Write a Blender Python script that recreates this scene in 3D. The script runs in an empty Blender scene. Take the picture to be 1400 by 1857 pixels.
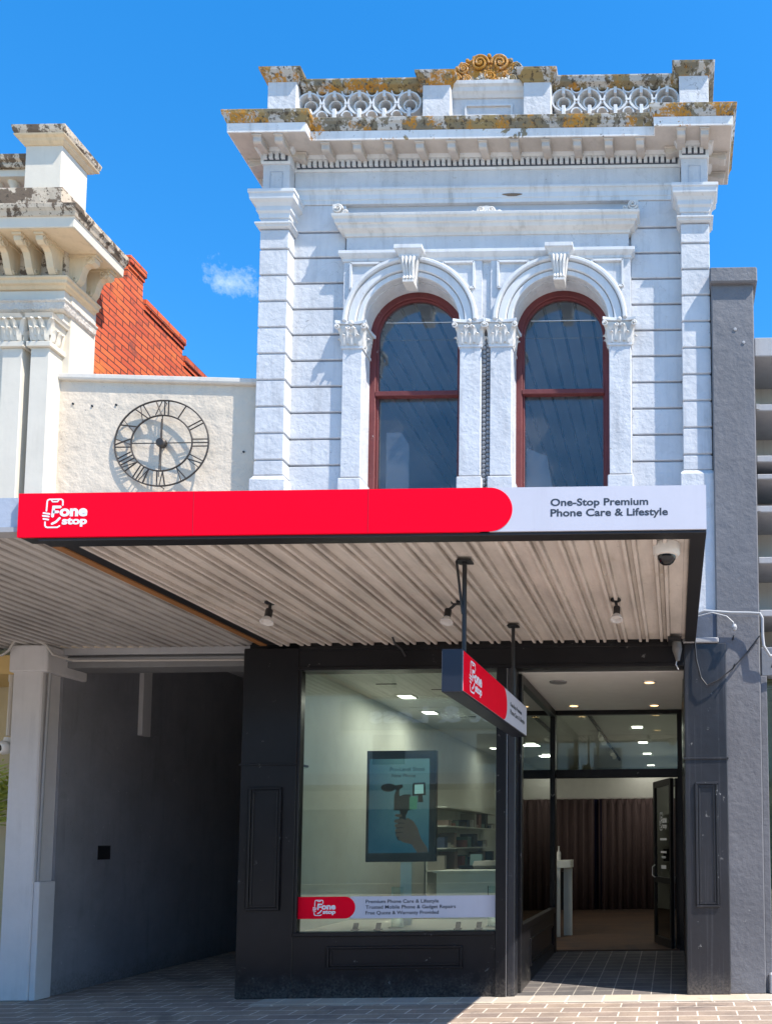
import bpy, bmesh, math, random
from mathutils import Vector, Matrix
random.seed(7)
PI = math.pi
scene = bpy.context.scene

# ------------------------------------------------------------------ camera
cd = bpy.data.cameras.new('camera'); cam = bpy.data.objects.new('camera', cd)
scene.collection.objects.link(cam); scene.camera = cam
cd.sensor_fit = 'VERTICAL'; cd.sensor_height = 36; cd.sensor_width = 36
cd.lens = 28.11; cd.shift_x = -0.27787; cd.shift_y = 0.26581
cd.clip_start = 0.05; cd.clip_end = 4000
cam.matrix_world = Matrix(((0.9999, 0.0107, 0.0054, 0), (0.0062, -0.0722, -0.9974, -8.5),
                           (-0.0103, 0.9973, -0.0722, 1.553), (0, 0, 0, 1)))
scene.render.resolution_x = 771; scene.render.resolution_y = 1024

# ------------------------------------------------------------------ light
SUN_TO = Vector((0.61, -0.27, 1.0)).normalized()
ELEV = math.asin(SUN_TO.z); AZ = math.atan2(SUN_TO.x, SUN_TO.y)
w = bpy.data.worlds.new('World'); scene.world = w; w.use_nodes = True
nt = w.node_tree; nt.nodes.clear()
N = nt.nodes.new; L = nt.links.new
wo = N('ShaderNodeOutputWorld'); bg = N('ShaderNodeBackground'); sky = N('ShaderNodeTexSky')
sky.sky_type = 'NISHITA'; sky.sun_disc = False; sky.sun_elevation = ELEV; sky.sun_rotation = AZ
sky.air_density = 1.0; sky.dust_density = 0.3; sky.ozone_density = 1.6
hsv = N('ShaderNodeHueSaturation'); hsv.inputs['Saturation'].default_value = 1.42; hsv.inputs['Hue'].default_value = 0.499; hsv.inputs['Value'].default_value = 1.5
L(sky.outputs[0], hsv.inputs['Color'])
# one small fair-weather cloud low over the roofs
tc = N('ShaderNodeTexCoord'); sub = N('ShaderNodeVectorMath'); sub.operation = 'SUBTRACT'
sub.inputs[1].default_value = Vector((-0.4198, 0.7270, 0.5433))
L(tc.outputs['Generated'], sub.inputs[0])
scl = N('ShaderNodeVectorMath'); scl.operation = 'MULTIPLY'; scl.inputs[1].default_value = (22, 22, 44)
L(sub.outputs[0], scl.inputs[0])
ln = N('ShaderNodeVectorMath'); ln.operation = 'LENGTH'; L(scl.outputs[0], ln.inputs[0])
nz = N('ShaderNodeTexNoise'); nz.inputs['Scale'].default_value = 38; nz.inputs['Detail'].default_value = 8
nz.inputs['Roughness'].default_value = 0.72
L(tc.outputs['Generated'], nz.inputs['Vector'])
mr = N('ShaderNodeMapRange'); mr.inputs[1].default_value = 0.2; mr.inputs[2].default_value = 1.25
mr.inputs[3].default_value = 0.50; mr.inputs[4].default_value = 0.0; L(ln.outputs['Value'], mr.inputs[0])
ad = N('ShaderNodeMath'); ad.operation = 'ADD'; L(mr.outputs[0], ad.inputs[0]); L(nz.outputs[0], ad.inputs[1])
mr2 = N('ShaderNodeMapRange'); mr2.inputs[1].default_value = 0.82; mr2.inputs[2].default_value = 1.25
mr2.inputs[3].default_value = 0; mr2.inputs[4].default_value = 0.75; L(ad.outputs[0], mr2.inputs[0])
mx = N('ShaderNodeMix'); mx.data_type = 'RGBA'; L(mr2.outputs[0], mx.inputs[0])
L(hsv.outputs[0], mx.inputs[6]); mx.inputs[7].default_value = (5.2, 5.9, 6.6, 1)
L(mx.outputs[2], bg.inputs[0]); bg.inputs[1].default_value = 0.125; L(bg.outputs[0], wo.inputs[0])
sl = bpy.data.lights.new('sun', 'SUN'); sl.energy = 4.9; sl.angle = math.radians(0.5); sl.color = (1.0, 0.93, 0.83)
so = bpy.data.objects.new('sun', sl); scene.collection.objects.link(so)
so.rotation_euler = (-SUN_TO).to_track_quat('-Z', 'Y').to_euler(); so.location = (20, -10, 30)
scene.view_settings.view_transform = 'Standard'; scene.view_settings.look = 'None'
scene.view_settings.exposure = 0.84; scene.view_settings.gamma = 1.0
scene.render.engine = 'CYCLES'
scene.cycles.max_bounces = 8; scene.cycles.transparent_max_bounces = 12

# ------------------------------------------------------------------ mesh kit
COL = scene.collection
class MB:
    def __init__(s): s.v = []; s.f = []
    def add(s, vs, fs):
        n = len(s.v); s.v += [tuple(p) for p in vs]; s.f += [tuple(i + n for i in q) for q in fs]; return s
    def box(s, x0, x1, y0, y1, z0, z1):
        return s.add([(x0,y0,z0),(x1,y0,z0),(x1,y1,z0),(x0,y1,z0),(x0,y0,z1),(x1,y0,z1),(x1,y1,z1),(x0,y1,z1)],
                     [(0,3,2,1),(4,5,6,7),(0,1,5,4),(1,2,6,5),(2,3,7,6),(3,0,4,7)])
    def obox(s, o, u, v, w_):
        o, u, v, w_ = map(Vector, (o, u, v, w_))
        return s.add([o, o+u, o+u+v, o+v, o+w_, o+u+w_, o+u+v+w_, o+v+w_],
                     [(0,3,2,1),(4,5,6,7),(0,1,5,4),(1,2,6,5),(2,3,7,6),(3,0,4,7)])
    def prism(s, poly, fn, a, b):
        n = len(poly)
        return s.add([fn(p, a) for p in poly] + [fn(p, b) for p in poly],
                     [tuple(range(n)), tuple(range(2*n-1, n-1, -1))] + [(i, (i+1) % n, n+(i+1) % n, n+i) for i in range(n)])
    def pxz(s, poly, y0, y1): return s.prism(poly, lambda p, a: (p[0], a, p[1]), y0, y1)
    def pyz(s, poly, x0, x1): return s.prism(poly, lambda p, a: (a, p[0], p[1]), x0, x1)
    def pxy(s, poly, z0, z1): return s.prism(poly, lambda p, a: (p[0], p[1], a), z0, z1)
    def sweep(s, path, prof):
        """path: plan points (x, y); prof: closed loop of (out, z); outward is to the right of travel"""
        P = [Vector(p) for p in path]; n = len(prof); base = len(s.v); m = len(P)
        for i, p in enumerate(P):
            d0 = (P[i]-P[i-1]).normalized() if i > 0 else None
            d1 = (P[i+1]-P[i]).normalized() if i < m-1 else None
            n0 = Vector((d0.y, -d0.x)) if d0 else None; n1 = Vector((d1.y, -d1.x)) if d1 else None
            if n0 is None: o = n1
            elif n1 is None: o = n0
            else: o = (n0+n1) / (1+n0.dot(n1))
            for (a, z) in prof: s.v.append((p.x+o.x*a, p.y+o.y*a, z))
        for i in range(m-1):
            for j in range(n):
                k = (j+1) % n
                s.f.append((base+i*n+j, base+i*n+k, base+(i+1)*n+k, base+(i+1)*n+j))
        s.f.append(tuple(base+j for j in range(n))); s.f.append(tuple(base+(m-1)*n+j for j in range(n-1, -1, -1)))
        return s
    def tube(s, pts, r, n=8, r1=None):
        P = [Vector(p) for p in pts]; m = len(P); base = len(s.v); up = None
        for i, p in enumerate(P):
            t = (P[min(i+1, m-1)]-P[max(i-1, 0)]).normalized()
            if up is None: up = Vector((0,0,1)) if abs(t.z) < .9 else Vector((1,0,0))
            a = t.cross(up).normalized(); b = a.cross(t).normalized(); up = b
            rr = r if r1 is None else r+(r1-r)*i/(m-1)
            for k in range(n):
                q = 2*PI*k/n; s.v.append(tuple(p+a*math.cos(q)*rr+b*math.sin(q)*rr))
        for i in range(m-1):
            for k in range(n):
                l = (k+1) % n; s.f.append((base+i*n+k, base+i*n+l, base+(i+1)*n+l, base+(i+1)*n+k))
        s.f.append(tuple(base+k for k in range(n-1, -1, -1))); s.f.append(tuple(base+(m-1)*n+k for k in range(n)))
        return s
    def lathe(s, prof, o, ax=(0,0,1), n=20):
        """prof: (r, h) along axis"""
        o = Vector(o); ax = Vector(ax).normalized()
        a = ax.orthogonal().normalized(); b = ax.cross(a); base = len(s.v)
        for (r, h) in prof:
            for k in range(n):
                q = 2*PI*k/n; s.v.append(tuple(o+ax*h+(a*math.cos(q)+b*math.sin(q))*max(r, 1e-4)))
        for i in range(len(prof)-1):
            for k in range(n):
                l = (k+1) % n; s.f.append((base+i*n+k, base+i*n+l, base+(i+1)*n+l, base+(i+1)*n+k))
        s.f.append(tuple(base+k for k in range(n-1, -1, -1)))
        s.f.append(tuple(base+(len(prof)-1)*n+k for k in range(n)))
        return s
    def ring(s, cx, cz, r0, r1, y0, y1, a0=0, a1=2*PI, n=40):
        full = abs(a1-a0) > 2*PI-1e-4; m = n if full else n+1; base = len(s.v)
        for i in range(m):
            q = a0+(a1-a0)*i/n; c, d = math.cos(q), math.sin(q)
            s.v += [(cx+r0*c, y0, cz+r0*d), (cx+r1*c, y0, cz+r1*d), (cx+r1*c, y1, cz+r1*d), (cx+r0*c, y1, cz+r0*d)]
        for i in range(n):
            A = base+4*i; B = base+4*((i+1) % m)
            for j in range(4):
                k = (j+1) % 4; s.f.append((A+j, A+k, B+k, B+j))
        if not full:
            s.f.append((base, base+1, base+2, base+3)); A = base+4*n; s.f.append((A+3, A+2, A+1, A))
        return s
    def archwall(s, x0, x1, z0, z1, cx, r, sp, y0, y1, n=28, zb=None):
        """wall x0..x1, z0..z1 with a round-headed opening from zb (sill) up"""
        zb = z0 if zb is None else zb
        arc = [(cx+r*math.cos(PI-PI*i/n), sp+r*math.sin(PI*i/n)) for i in range(n+1)]
        if zb > z0:
            s.box(x0, x1, y0, y1, z0, zb)
        loop = [(x0, zb), (cx-r, zb)] + arc + [(cx+r, zb), (x1, zb), (x1, z1), (x0, z1)]
        m = len(loop)
        # front/back faces as strips
        def face(y):
            b = len(s.v); s.v.extend([(p[0], y, p[1]) for p in arc]); t = len(s.v)
            s.v.extend([(min(max(p[0], x0), x1), y, z1) for p in arc])
            for i in range(n): s.f.append((b+i, b+i+1, t+i+1, t+i))
            q = len(s.v)
            s.v.extend([(x0,y,zb),(cx-r,y,zb),(cx-r,y,sp),(cx-r,y,z1),(x0,y,z1),(cx+r,y,zb),(x1,y,zb),(x1,y,z1),(cx+r,y,z1),(cx+r,y,sp)])
            s.f.extend([(q,q+1,q+2,q+3,q+4),(q+5,q+6,q+7,q+8,q+9)])
        face(y0); face(y1)
        b = len(s.v); s.v.extend([(p[0], y0, p[1]) for p in loop] + [(p[0], y1, p[1]) for p in loop])
        for i in range(m): s.f.append((b+i, b+(i+1) % m, b+m+(i+1) % m, b+m+i))
        return s
    def holeplate(s, x0, x1, z0, z1, cx, cz, r, y0, y1, n=24):
        arc = []; sq = []
        for i in range(n):
            q = 2*PI*i/n+PI/4; c, d = math.cos(q), math.sin(q); arc.append((cx+r*c, cz+r*d))
            k = 1/max(abs(c), abs(d)); ex, ez = c*k, d*k
            sq.append(((x1-cx)*ex+cx if ex > 0 else (cx-x0)*ex+cx, (z1-cz)*ez+cz if ez > 0 else (cz-z0)*ez+cz))
        for y in (y0, y1):
            b = len(s.v); s.v.extend([(p[0], y, p[1]) for p in arc+sq])
            for i in range(n): s.f.append((b+i, b+(i+1) % n, b+n+(i+1) % n, b+n+i))
        b = len(s.v); s.v.extend([(p[0], y, p[1]) for y in (y0, y1) for p in arc])
        for i in range(n): s.f.append((b+i, b+(i+1) % n, b+n+(i+1) % n, b+n+i))
        b = len(s.v); s.v.extend([(p[0], y, p[1]) for y in (y0, y1) for p in sq])
        for i in range(n): s.f.append((b+i, b+(i+1) % n, b+n+(i+1) % n, b+n+i))
        return s

def obj(name, mb, m, parent=None, bevel=0, smooth=False, seg=1, label=None):
    me = bpy.data.meshes.new(name); me.from_pydata(mb.v, [], mb.f)
    bm = bmesh.new(); bm.from_mesh(me)
    bmesh.ops.remove_doubles(bm, verts=bm.verts, dist=1e-5)
    bmesh.ops.recalc_face_normals(bm, faces=bm.faces)
    bm.to_mesh(me); bm.free()
    me.materials.append(m)
    o = bpy.data.objects.new(name, me); COL.objects.link(o)
    if smooth:
        for p in me.polygons: p.use_smooth = True
        try: me.set_sharp_from_angle(angle=math.radians(40))
        except Exception: pass
    if bevel:
        b = o.modifiers.new('bevel', 'BEVEL'); b.width = bevel; b.segments = seg; b.limit_method = 'ANGLE'
        b.angle_limit = math.radians(40)
    if parent: attach(o, parent)
    if label: o['label'] = label
    return o
def wloc(p):
    return Vector(p.get('_w', p.location)) if p.type == 'EMPTY' else None
def attach(o, parent):
    o.parent = parent
    m = Matrix.Identity(4); q = parent
    while q.parent: q = q.parent
    if q.type == 'EMPTY': m = Matrix.Translation(q.location)
    if parent is q: o.matrix_parent_inverse = m.inverted()
    else: o.matrix_parent_inverse = Matrix.Identity(4)
def tag(o, label, cat, group=None, kind=None):
    o['label'] = label; o['category'] = cat
    if group: o['group'] = group
    if kind: o['kind'] = kind
    return o
def thing(name, label, cat, loc, group=None):
    o = bpy.data.objects.new(name, None); COL.objects.link(o); o.location = loc; o.empty_display_size = .2
    return tag(o, label, cat, group)
def struct(o): o['kind'] = 'structure'; return o
def copy_tree(root, delta, label=None, rotz=0):
    r = root.copy(); COL.objects.link(r); r.location = Vector(root.location)+Vector(delta)
    r.rotation_euler = (0, 0, rotz)
    if label: r['label'] = label
    for ch in list(root.children):
        c = ch.copy(); COL.objects.link(c); c.parent = r
        for g in list(ch.children):
            e = g.copy(); COL.objects.link(e); e.parent = c
    return r

# flat lettering and marks ---------------------------------------------------
class Frame:
    def __init__(s, o, u, v): s.o = Vector(o); s.u = Vector(u); s.v = Vector(v); s.n = s.u.cross(s.v)
    def p(s, a, b, h=0): return s.o+s.u*a+s.v*b+s.n*h
def poly2d(mb, pts, fr, h0=0.0003, h1=0.0008):
    n = len(pts)
    mb.add([fr.p(a, b, h0) for a, b in pts]+[fr.p(a, b, h1) for a, b in pts],
           [tuple(range(n)), tuple(range(n, 2*n))]+[(i, (i+1) % n, n+(i+1) % n, n+i) for i in range(n)])
def stroke2d(mb, pts, wd, fr, h0=0.0003, h1=0.0008):
    P = [Vector(p) for p in pts]; m = len(P); Lp = []; Rp = []
    for i in range(m):
        d0 = (P[i]-P[i-1]).normalized() if i else (P[1]-P[0]).normalized()
        d1 = (P[i+1]-P[i]).normalized() if i < m-1 else d0
        n0 = Vector((-d0.y, d0.x)); n1 = Vector((-d1.y, d1.x)); o = (n0+n1)/(1+max(n0.dot(n1), -.5))*wd/2
        Lp.append(P[i]+o); Rp.append(P[i]-o)
    for i in range(m-1): poly2d(mb, [Lp[i], Lp[i+1], Rp[i+1], Rp[i]], fr, h0, h1)
    for e in (P[0], P[-1]):
        poly2d(mb, [(e.x+wd/2*math.cos(q*PI/5), e.y+wd/2*math.sin(q*PI/5)) for q in range(10)], fr, h0, h1*.98)
def text_mb(body, rect, fr, bold=0.0, h0=.0003, h1=.0008, fitw=True, spacing=1.0):
    c = bpy.data.curves.new('lettering', 'FONT'); c.body = body; c.offset = bold; c.resolution_u = 4; c.extrude = 0.01
    c.space_character = spacing
    o = bpy.data.objects.new('lettering', c); COL.objects.link(o); bpy.context.view_layer.update()
    me = bpy.data.meshes.new_from_object(o.evaluated_get(bpy.context.evaluated_depsgraph_get()))
    vs = [v.co.copy() for v in me.vertices]; fs = [tuple(p.vertices) for p in me.polygons]
    bpy.data.objects.remove(o); bpy.data.curves.remove(c); bpy.data.meshes.remove(me)
    x0 = min(v.x for v in vs); x1 = max(v.x for v in vs); y0 = min(v.y for v in vs); y1 = max(v.y for v in vs)
    u0, u1, v0, v1 = rect; mb = MB()
    mb.add([fr.p(u0+(v.x-x0)/(x1-x0)*(u1-u0), v0+(v.y-y0)/(y1-y0)*(v1-v0), h1 if v.z > 0 else h0) for v in vs], fs)
    return mb
def logo_mb(fr, u, v, H, sx=1.0):
    """the phone-outline logo; (u, v) lower left, H height in metres"""
    k = H/300.0
    def q(x, y): return (u+(x-215)*k*sx, v+(420-y)*k)
    mb = MB(); W = 15*k
    F2 = Frame(fr.o, fr.u, fr.v)
    stroke2d(mb, [q(252,245), q(256,150), q(262,136), q(278,129), q(395,129), q(410,138), q(414,155), q(414,188)], W, F2)
    stroke2d(mb, [q(300,140), q(312,153), q(358,153), q(370,140)], W*.9, F2)
    for a, b in (((224,266),(284,276)), ((219,294),(278,302)), ((226,325),(274,333))): stroke2d(mb, [q(*a), q(*b)], W*1.15, F2)
    stroke2d(mb, [q(243,358), q(244,390), q(252,406), q(270,412), q(368,412), q(390,398)], W, F2)
    stroke2d(mb, [q(314,376), q(352,358), q(388,320)], W*1.5, F2)
    stroke2d(mb, [q(316,298), q(324,207), q(388,207)], W*1.9, F2)
    stroke2d(mb, [q(320,256), q(368,256)], W*1.8, F2)
    for body, r in (('one', (385,665,305,222)), ('stop', (412,665,408,315))):
        a = q(r[0], r[2]); b = q(r[1], r[3])
        t = text_mb(body, (a[0], b[0], a[1], b[1]), fr, bold=.045); mb.add(t.v, t.f)
    return mb

# ------------------------------------------------------------------ materials
def nm(name):
    m = bpy.data.materials.new(name); m.use_nodes = True
    t = m.node_tree; return m, t, t.nodes['Principled BSDF']
def ramp(t, src, p0, p1, c0=0.0, c1=1.0):
    r = t.nodes.new('ShaderNodeMapRange'); r.inputs[1].default_value = p0; r.inputs[2].default_value = p1
    r.inputs[3].default_value = c0; r.inputs[4].default_value = c1; t.links.new(src, r.inputs[0]); return r.outputs[0]
def noise(t, vec, sc, det=4, rough=.55, dist=0):
    n = t.nodes.new('ShaderNodeTexNoise'); n.inputs['Scale'].default_value = sc; n.inputs['Detail'].default_value = det
    n.inputs['Roughness'].default_value = rough; n.inputs['Distortion'].default_value = dist
    t.links.new(vec, n.inputs['Vector']); return n.outputs[0]
def mixc(t, fac, a, b):
    m = t.nodes.new('ShaderNodeMix'); m.data_type = 'RGBA'
    if isinstance(fac, float): m.inputs[0].default_value = fac
    else: t.links.new(fac, m.inputs[0])
    for i, c in ((6, a), (7, b)):
        if isinstance(c, tuple): m.inputs[i].default_value = (*c, 1)
        else: t.links.new(c, m.inputs[i])
    return m.outputs[2]
def mulm(t, a, b, op='MULTIPLY'):
    m = t.nodes.new('ShaderNodeMath'); m.operation = op
    for i, c in ((0, a), (1, b)):
        if isinstance(c, (int, float)): m.inputs[i].default_value = c
        else: t.links.new(c, m.inputs[i])
    return m.outputs[0]
def ocoord(t, sc=(1,1,1), rot=(0,0,0)):
    c = t.nodes.new('ShaderNodeTexCoord'); m = t.nodes.new('ShaderNodeMapping')
    m.inputs['Scale'].default_value = sc; m.inputs['Rotation'].default_value = rot
    t.links.new(c.outputs['Object'], m.inputs['Vector']); return m.outputs[0]
def bump(t, b, h, strength, dist):
    n = t.nodes.new('ShaderNodeBump'); n.inputs['Strength'].default_value = strength; n.inputs['Distance'].default_value = dist
    t.links.new(h, n.inputs['Height']); t.links.new(n.outputs[0], b.inputs['Normal'])
def paint(name, c, rough=.7, var=.12, grime=0.0, gcol=(.12,.1,.08), bs=28, bd=.004, bst=.6, spec=.4, lichen=0.0, chips=0.0, patch=0.0, metal=0.0, streak=0.0, orange=.5, cracks=0.0, splash=0.0):
    m, t, b = nm(name); v = ocoord(t)
    n1 = noise(t, v, 1.7, 6, .6); n2 = noise(t, v, 14, 5, .6)
    col = mixc(t, ramp(t, n1, .3, .7), tuple(x*(1-var) for x in c), tuple(min(1, x*(1+var*.4)) for x in c))
    col = mixc(t, ramp(t, n2, .45, .8, 0, var*1.4), col, tuple(x*.72 for x in c))
    if patch:
        n5 = noise(t, v, 3.1, 7, .62, .6)
        col = mixc(t, ramp(t, n5, .60, .63, 0, patch), col, tuple(x*.84 for x in c))
    if grime:
        gv = ocoord(t, (7, 7, .55)); g = noise(t, gv, 1.6, 8, .68)
        g2 = noise(t, v, 3.0, 6, .6)
        col = mixc(t, mulm(t, ramp(t, g, .5, .78, 0, 1), ramp(t, g2, .35, .7, 0, grime)), col, gcol)
    if splash:      # dust and splashed dirt along the foot of the wall
        sz = t.nodes.new('ShaderNodeSeparateXYZ'); t.links.new(v, sz.inputs[0])
        hz = mulm(t, sz.outputs[2], mulm(t, noise(t, v, 9, 6, .7), .5), 'SUBTRACT')
        col = mixc(t, mulm(t, ramp(t, hz, -.22, .0, splash, 0), ramp(t, noise(t, v, 40, 4, .7), .35, .65)), col, (.13,.115,.10))
    if cracks:
        q = noise(t, v, 1.9, 4, .55, 1.6); d_ = mulm(t, mulm(t, q, .5, 'SUBTRACT'), 0, 'ADD')
        ab = t.nodes.new('ShaderNodeMath'); ab.operation = 'ABSOLUTE'; t.links.new(d_, ab.inputs[0])
        mk = ramp(t, noise(t, v, .9, 3), .5, .6, 0, cracks)
        col = mixc(t, mulm(t, ramp(t, ab.outputs[0], .0, .0035, 1, 0), mk), col, tuple(x*.35 for x in c))
        sp_ = ramp(t, noise(t, v, 34, 3, .5), .70, .74, 0, .8)
        col = mixc(t, mulm(t, sp_, ramp(t, noise(t, v, 1.3, 3), .5, .62)), col, (.16,.14,.13))
    if streak:
        gv = ocoord(t, (22, 22, .35)); g = noise(t, gv, 1.5, 6, .6)
        col = mixc(t, ramp(t, g, .56, .66, 0, streak), col, gcol)
    if chips:
        n3 = noise(t, v, 9, 8, .7); n4 = noise(t, v, 1.1, 3)
        col = mixc(t, mulm(t, ramp(t, n3, .65, .665), ramp(t, n4, .45, .6, 0, chips)), col, (.3,.26,.22) if c[0] > .3 else (.5,.5,.48))
    if lichen:
        a = noise(t, v, 7.5, 9, .72); bb = noise(t, v, 19, 6, .7); cc = noise(t, v, 3.2, 5, .6)
        dd = noise(t, v, 42, 5, .7)
        av = ocoord(t, (1, 1, .8)); a = noise(t, av, 5.0, 10, .70, .4)
        lc = mixc(t, ramp(t, noise(t, v, 2.2, 4), .42, .58), (.25,.17,.05), (.14,.12,.08)) if orange > -1 else (.10,.065,.04)
        col = mixc(t, ramp(t, a, .62-.15*lichen, .64-.15*lichen, 0, .9), col, lc)
        col = mixc(t, ramp(t, bb, .66-.12*lichen, .69-.12*lichen, 0, .85), col, (.06,.045,.03))
        f = mulm(t, ramp(t, cc, .60-.10*orange, .64-.10*orange), ramp(t, dd, .50-.08*orange, .56-.08*orange))
        col = mixc(t, mulm(t, f, .92), col, (.42,.19,.02))
    t.links.new(col, b.inputs['Base Color']); b.inputs['Roughness'].default_value = rough
    b.inputs['Specular IOR Level'].default_value = spec; b.inputs['Metallic'].default_value = metal
    if bst:
        h = mulm(t, noise(t, v, bs, 6, .6), mulm(t, noise(t, v, bs*.22, 4, .55), 1.6), 'ADD'); bump(t, b, h, bst, bd)
    return m
def plain(name, c, rough=.5, spec=.5, metal=0.0, emit=0.0):
    m, t, b = nm(name); v = ocoord(t)
    col = mixc(t, ramp(t, noise(t, v, 6, 4), .3, .7), tuple(x*.93 for x in c), c)
    t.links.new(col, b.inputs['Base Color']); b.inputs['Roughness'].default_value = rough
    b.inputs['Specular IOR Level'].default_value = spec; b.inputs['Metallic'].default_value = metal
    if emit: b.inputs['Emission Color'].default_value = (*c, 1); b.inputs['Emission Strength'].default_value = emit
    return m
def glassm(name, tint=(.9,.95,.92), boost=1.0, rough=0.0, dust=0.0):
    m, t, b = nm(name); t.nodes.remove(b); o = t.nodes['Material Output']
    tr = t.nodes.new('ShaderNodeBsdfTransparent'); tr.inputs[0].default_value = (*tint, 1)
    gl = t.nodes.new('ShaderNodeBsdfGlossy'); gl.inputs['Roughness'].default_value = rough; gl.inputs[0].default_value = (.95,1,.98,1)
    fr = t.nodes.new('ShaderNodeFresnel'); fr.inputs[0].default_value = 1.52
    mx = t.nodes.new('ShaderNodeMixShader'); t.links.new(mulm(t, fr.outputs[0], boost), mx.inputs[0])
    t.links.new(tr.outputs[0], mx.inputs[1]); t.links.new(gl.outputs[0], mx.inputs[2]); out = mx.outputs[0]
    if dust:
        df = t.nodes.new('ShaderNodeBsdfDiffuse'); df.inputs[0].default_value = (.6,.62,.64,1)
        m2 = t.nodes.new('ShaderNodeMixShader'); v = ocoord(t)
        f = ramp(t, noise(t, v, 2.4, 8, .7), .35, .75, dust*.3, dust)
        t.links.new(f, m2.inputs[0]); t.links.new(out, m2.inputs[1]); t.links.new(df.outputs[0], m2.inputs[2]); out = m2.outputs[0]
    t.links.new(out, o.inputs[0]); return m

WHITE = paint('white_painted_render', (.545,.555,.575), .75, .12, grime=.95, bst=.95, bd=.009, bs=16, patch=.5, chips=.4, gcol=(.27,.27,.28), cracks=.8)
TRIM = paint('white_painted_moulding', (.60,.61,.62), .7, .1, grime=1.0, bst=.4, bd=.003, bs=40, gcol=(.28,.27,.26), chips=.5)
SOFF = paint('weathered_cornice_stone', (.50,.45,.40), .85, .2, grime=.6, bst=.5, gcol=(.2,.17,.14), patch=.6)
LICH = paint('lichen_covered_stone', (.46,.44,.41), .9, .15, grime=.8, lichen=.98, orange=.8, bst=.8, bd=.006)
LICH2 = paint('stone_with_some_lichen', (.70,.70,.70), .85, .15, grime=1.0, lichen=.12, orange=.0, bst=.6, bd=.005, gcol=(.2,.19,.18))
LICH3 = paint('orange_lichen_stone', (.66,.62,.56), .9, .2, grime=.5, lichen=.75, orange=1.7, bst=.9, bd=.008)
HOODM = paint('stained_hood_stone', (.62,.61,.59), .8, .15, grime=1.0, bst=.5, gcol=(.2,.19,.17), patch=.5)
GROOVE = paint('joint_shadow_paint', (.42,.45,.5), .9, .15, bst=.2)
CARV = paint('carved_plaster', (.62,.60,.57), .8, .15, grime=1.0, bst=.5, bs=60, gcol=(.25,.24,.23))
DARKC = paint('weathered_carving_and_hole_shade', (.30,.31,.33), .9, .4, grime=.8, bst=.7, gcol=(.07,.07,.07))
CREAM = paint('cream_painted_render', (.64,.58,.48), .75, .08, grime=.4, bst=.35, bs=16, gcol=(.42,.36,.28))
CREAMW = paint('rough_cream_wall', (.62,.53,.42), .85, .1, grime=.6, bst=1.0, bs=9, bd=.016, gcol=(.42,.35,.28), chips=.5, cracks=.8)
CREAMS = paint('cream_soffit_stone', (.66,.52,.34), .85, .15, grime=.7, bst=.4, gcol=(.33,.25,.16))
SOOT = paint('soot_stained_stone', (.60,.50,.38), .9, .3, grime=.8, lichen=.72, orange=-2, bst=.9, gcol=(.05,.035,.03), patch=.9)
BLACK = paint('black_gloss_paint', (.012,.012,.014), .3, .3, bst=.25, bs=9, bd=.004, spec=.24, chips=.35, splash=.6)
BLACKW = paint('worn_black_paint', (.022,.023,.028), .36, .35, splash=.9, bst=.5, bs=14, bd=.004, spec=.5, chips=.8, streak=.25, gcol=(.10,.10,.11))
BLACKM = plain('matt_black_metal', (.015,.015,.017), .45)
REDF = paint('peeling_maroon_paint', (.145,.03,.03), .6, .3, chips=.9, bst=.7, bs=30, bd=.004, grime=.3, gcol=(.3,.12,.1))
GREYC = paint('grey_rendered_pier', (.145,.146,.158), .8, .18, bst=.7, bs=15, bd=.012, chips=.35, grime=.4, gcol=(.2,.2,.21))
GREYL = paint('grey_painted_pier', (.56,.54,.53), .7, .1, bst=.35, bs=20, grime=.3, gcol=(.12,.12,.12))
DARKW = paint('charcoal_painted_wall', (.24,.24,.255), .7, .16, patch=.5, splash=.8, cracks=.4, chips=.3, bst=.4, bs=10, grime=.55, gcol=(.09,.09,.095))
CONC = paint('pale_grey_concrete', (.36,.36,.37), .8, .12, bst=.4, grime=.4, gcol=(.15,.14,.13))
PANEL = paint('beige_wall_panel', (.62,.58,.50), .6, .08, bst=.1, streak=.3, gcol=(.4,.37,.32))
RED = paint('red_sign_face', (.90,.001,.022), .5, .05, bst=.05, bs=3, bd=.01, spec=.06)
SIGNW = paint('pale_sign_face', (.56,.56,.62), .38, .04, grime=.15, bst=.05, bs=3, bd=.01, spec=.3)
WHITEV = plain('white_vinyl', (.85,.85,.87), .4)
INK = plain('charcoal_lettering', (.03,.04,.055), .5)
GLASS = glassm('shop_glass', (.89,.95,.91), 1.5)
GLASSU = glassm('old_window_glass', (.86,.88,.90), .85, .01, dust=.10)
METAL = plain('black_steel', (.055,.045,.038), .5, metal=.4)
STEELW = plain('white_plastic', (.72,.70,.66), .4)
WIRE = paint('grey_cable', (.4,.4,.4), .5, .2, bst=0)
INTW = plain('interior_white_wall', (.75,.77,.70), .6)
CEILW = plain('white_ceiling', (.80,.78,.74), .5)
LAMPW = plain('warm_lamp', (1.0,.62,.28), .5, emit=2.2)
LAMPC = plain('cool_light_panel', (1.0,.95,.86), .5, emit=2.4)
CURT = plain('dusty_plum_curtain', (.125,.09,.088), .9, .1)
NAVY = plain('navy_curtain', (.012,.013,.035), .9, .1)

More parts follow.
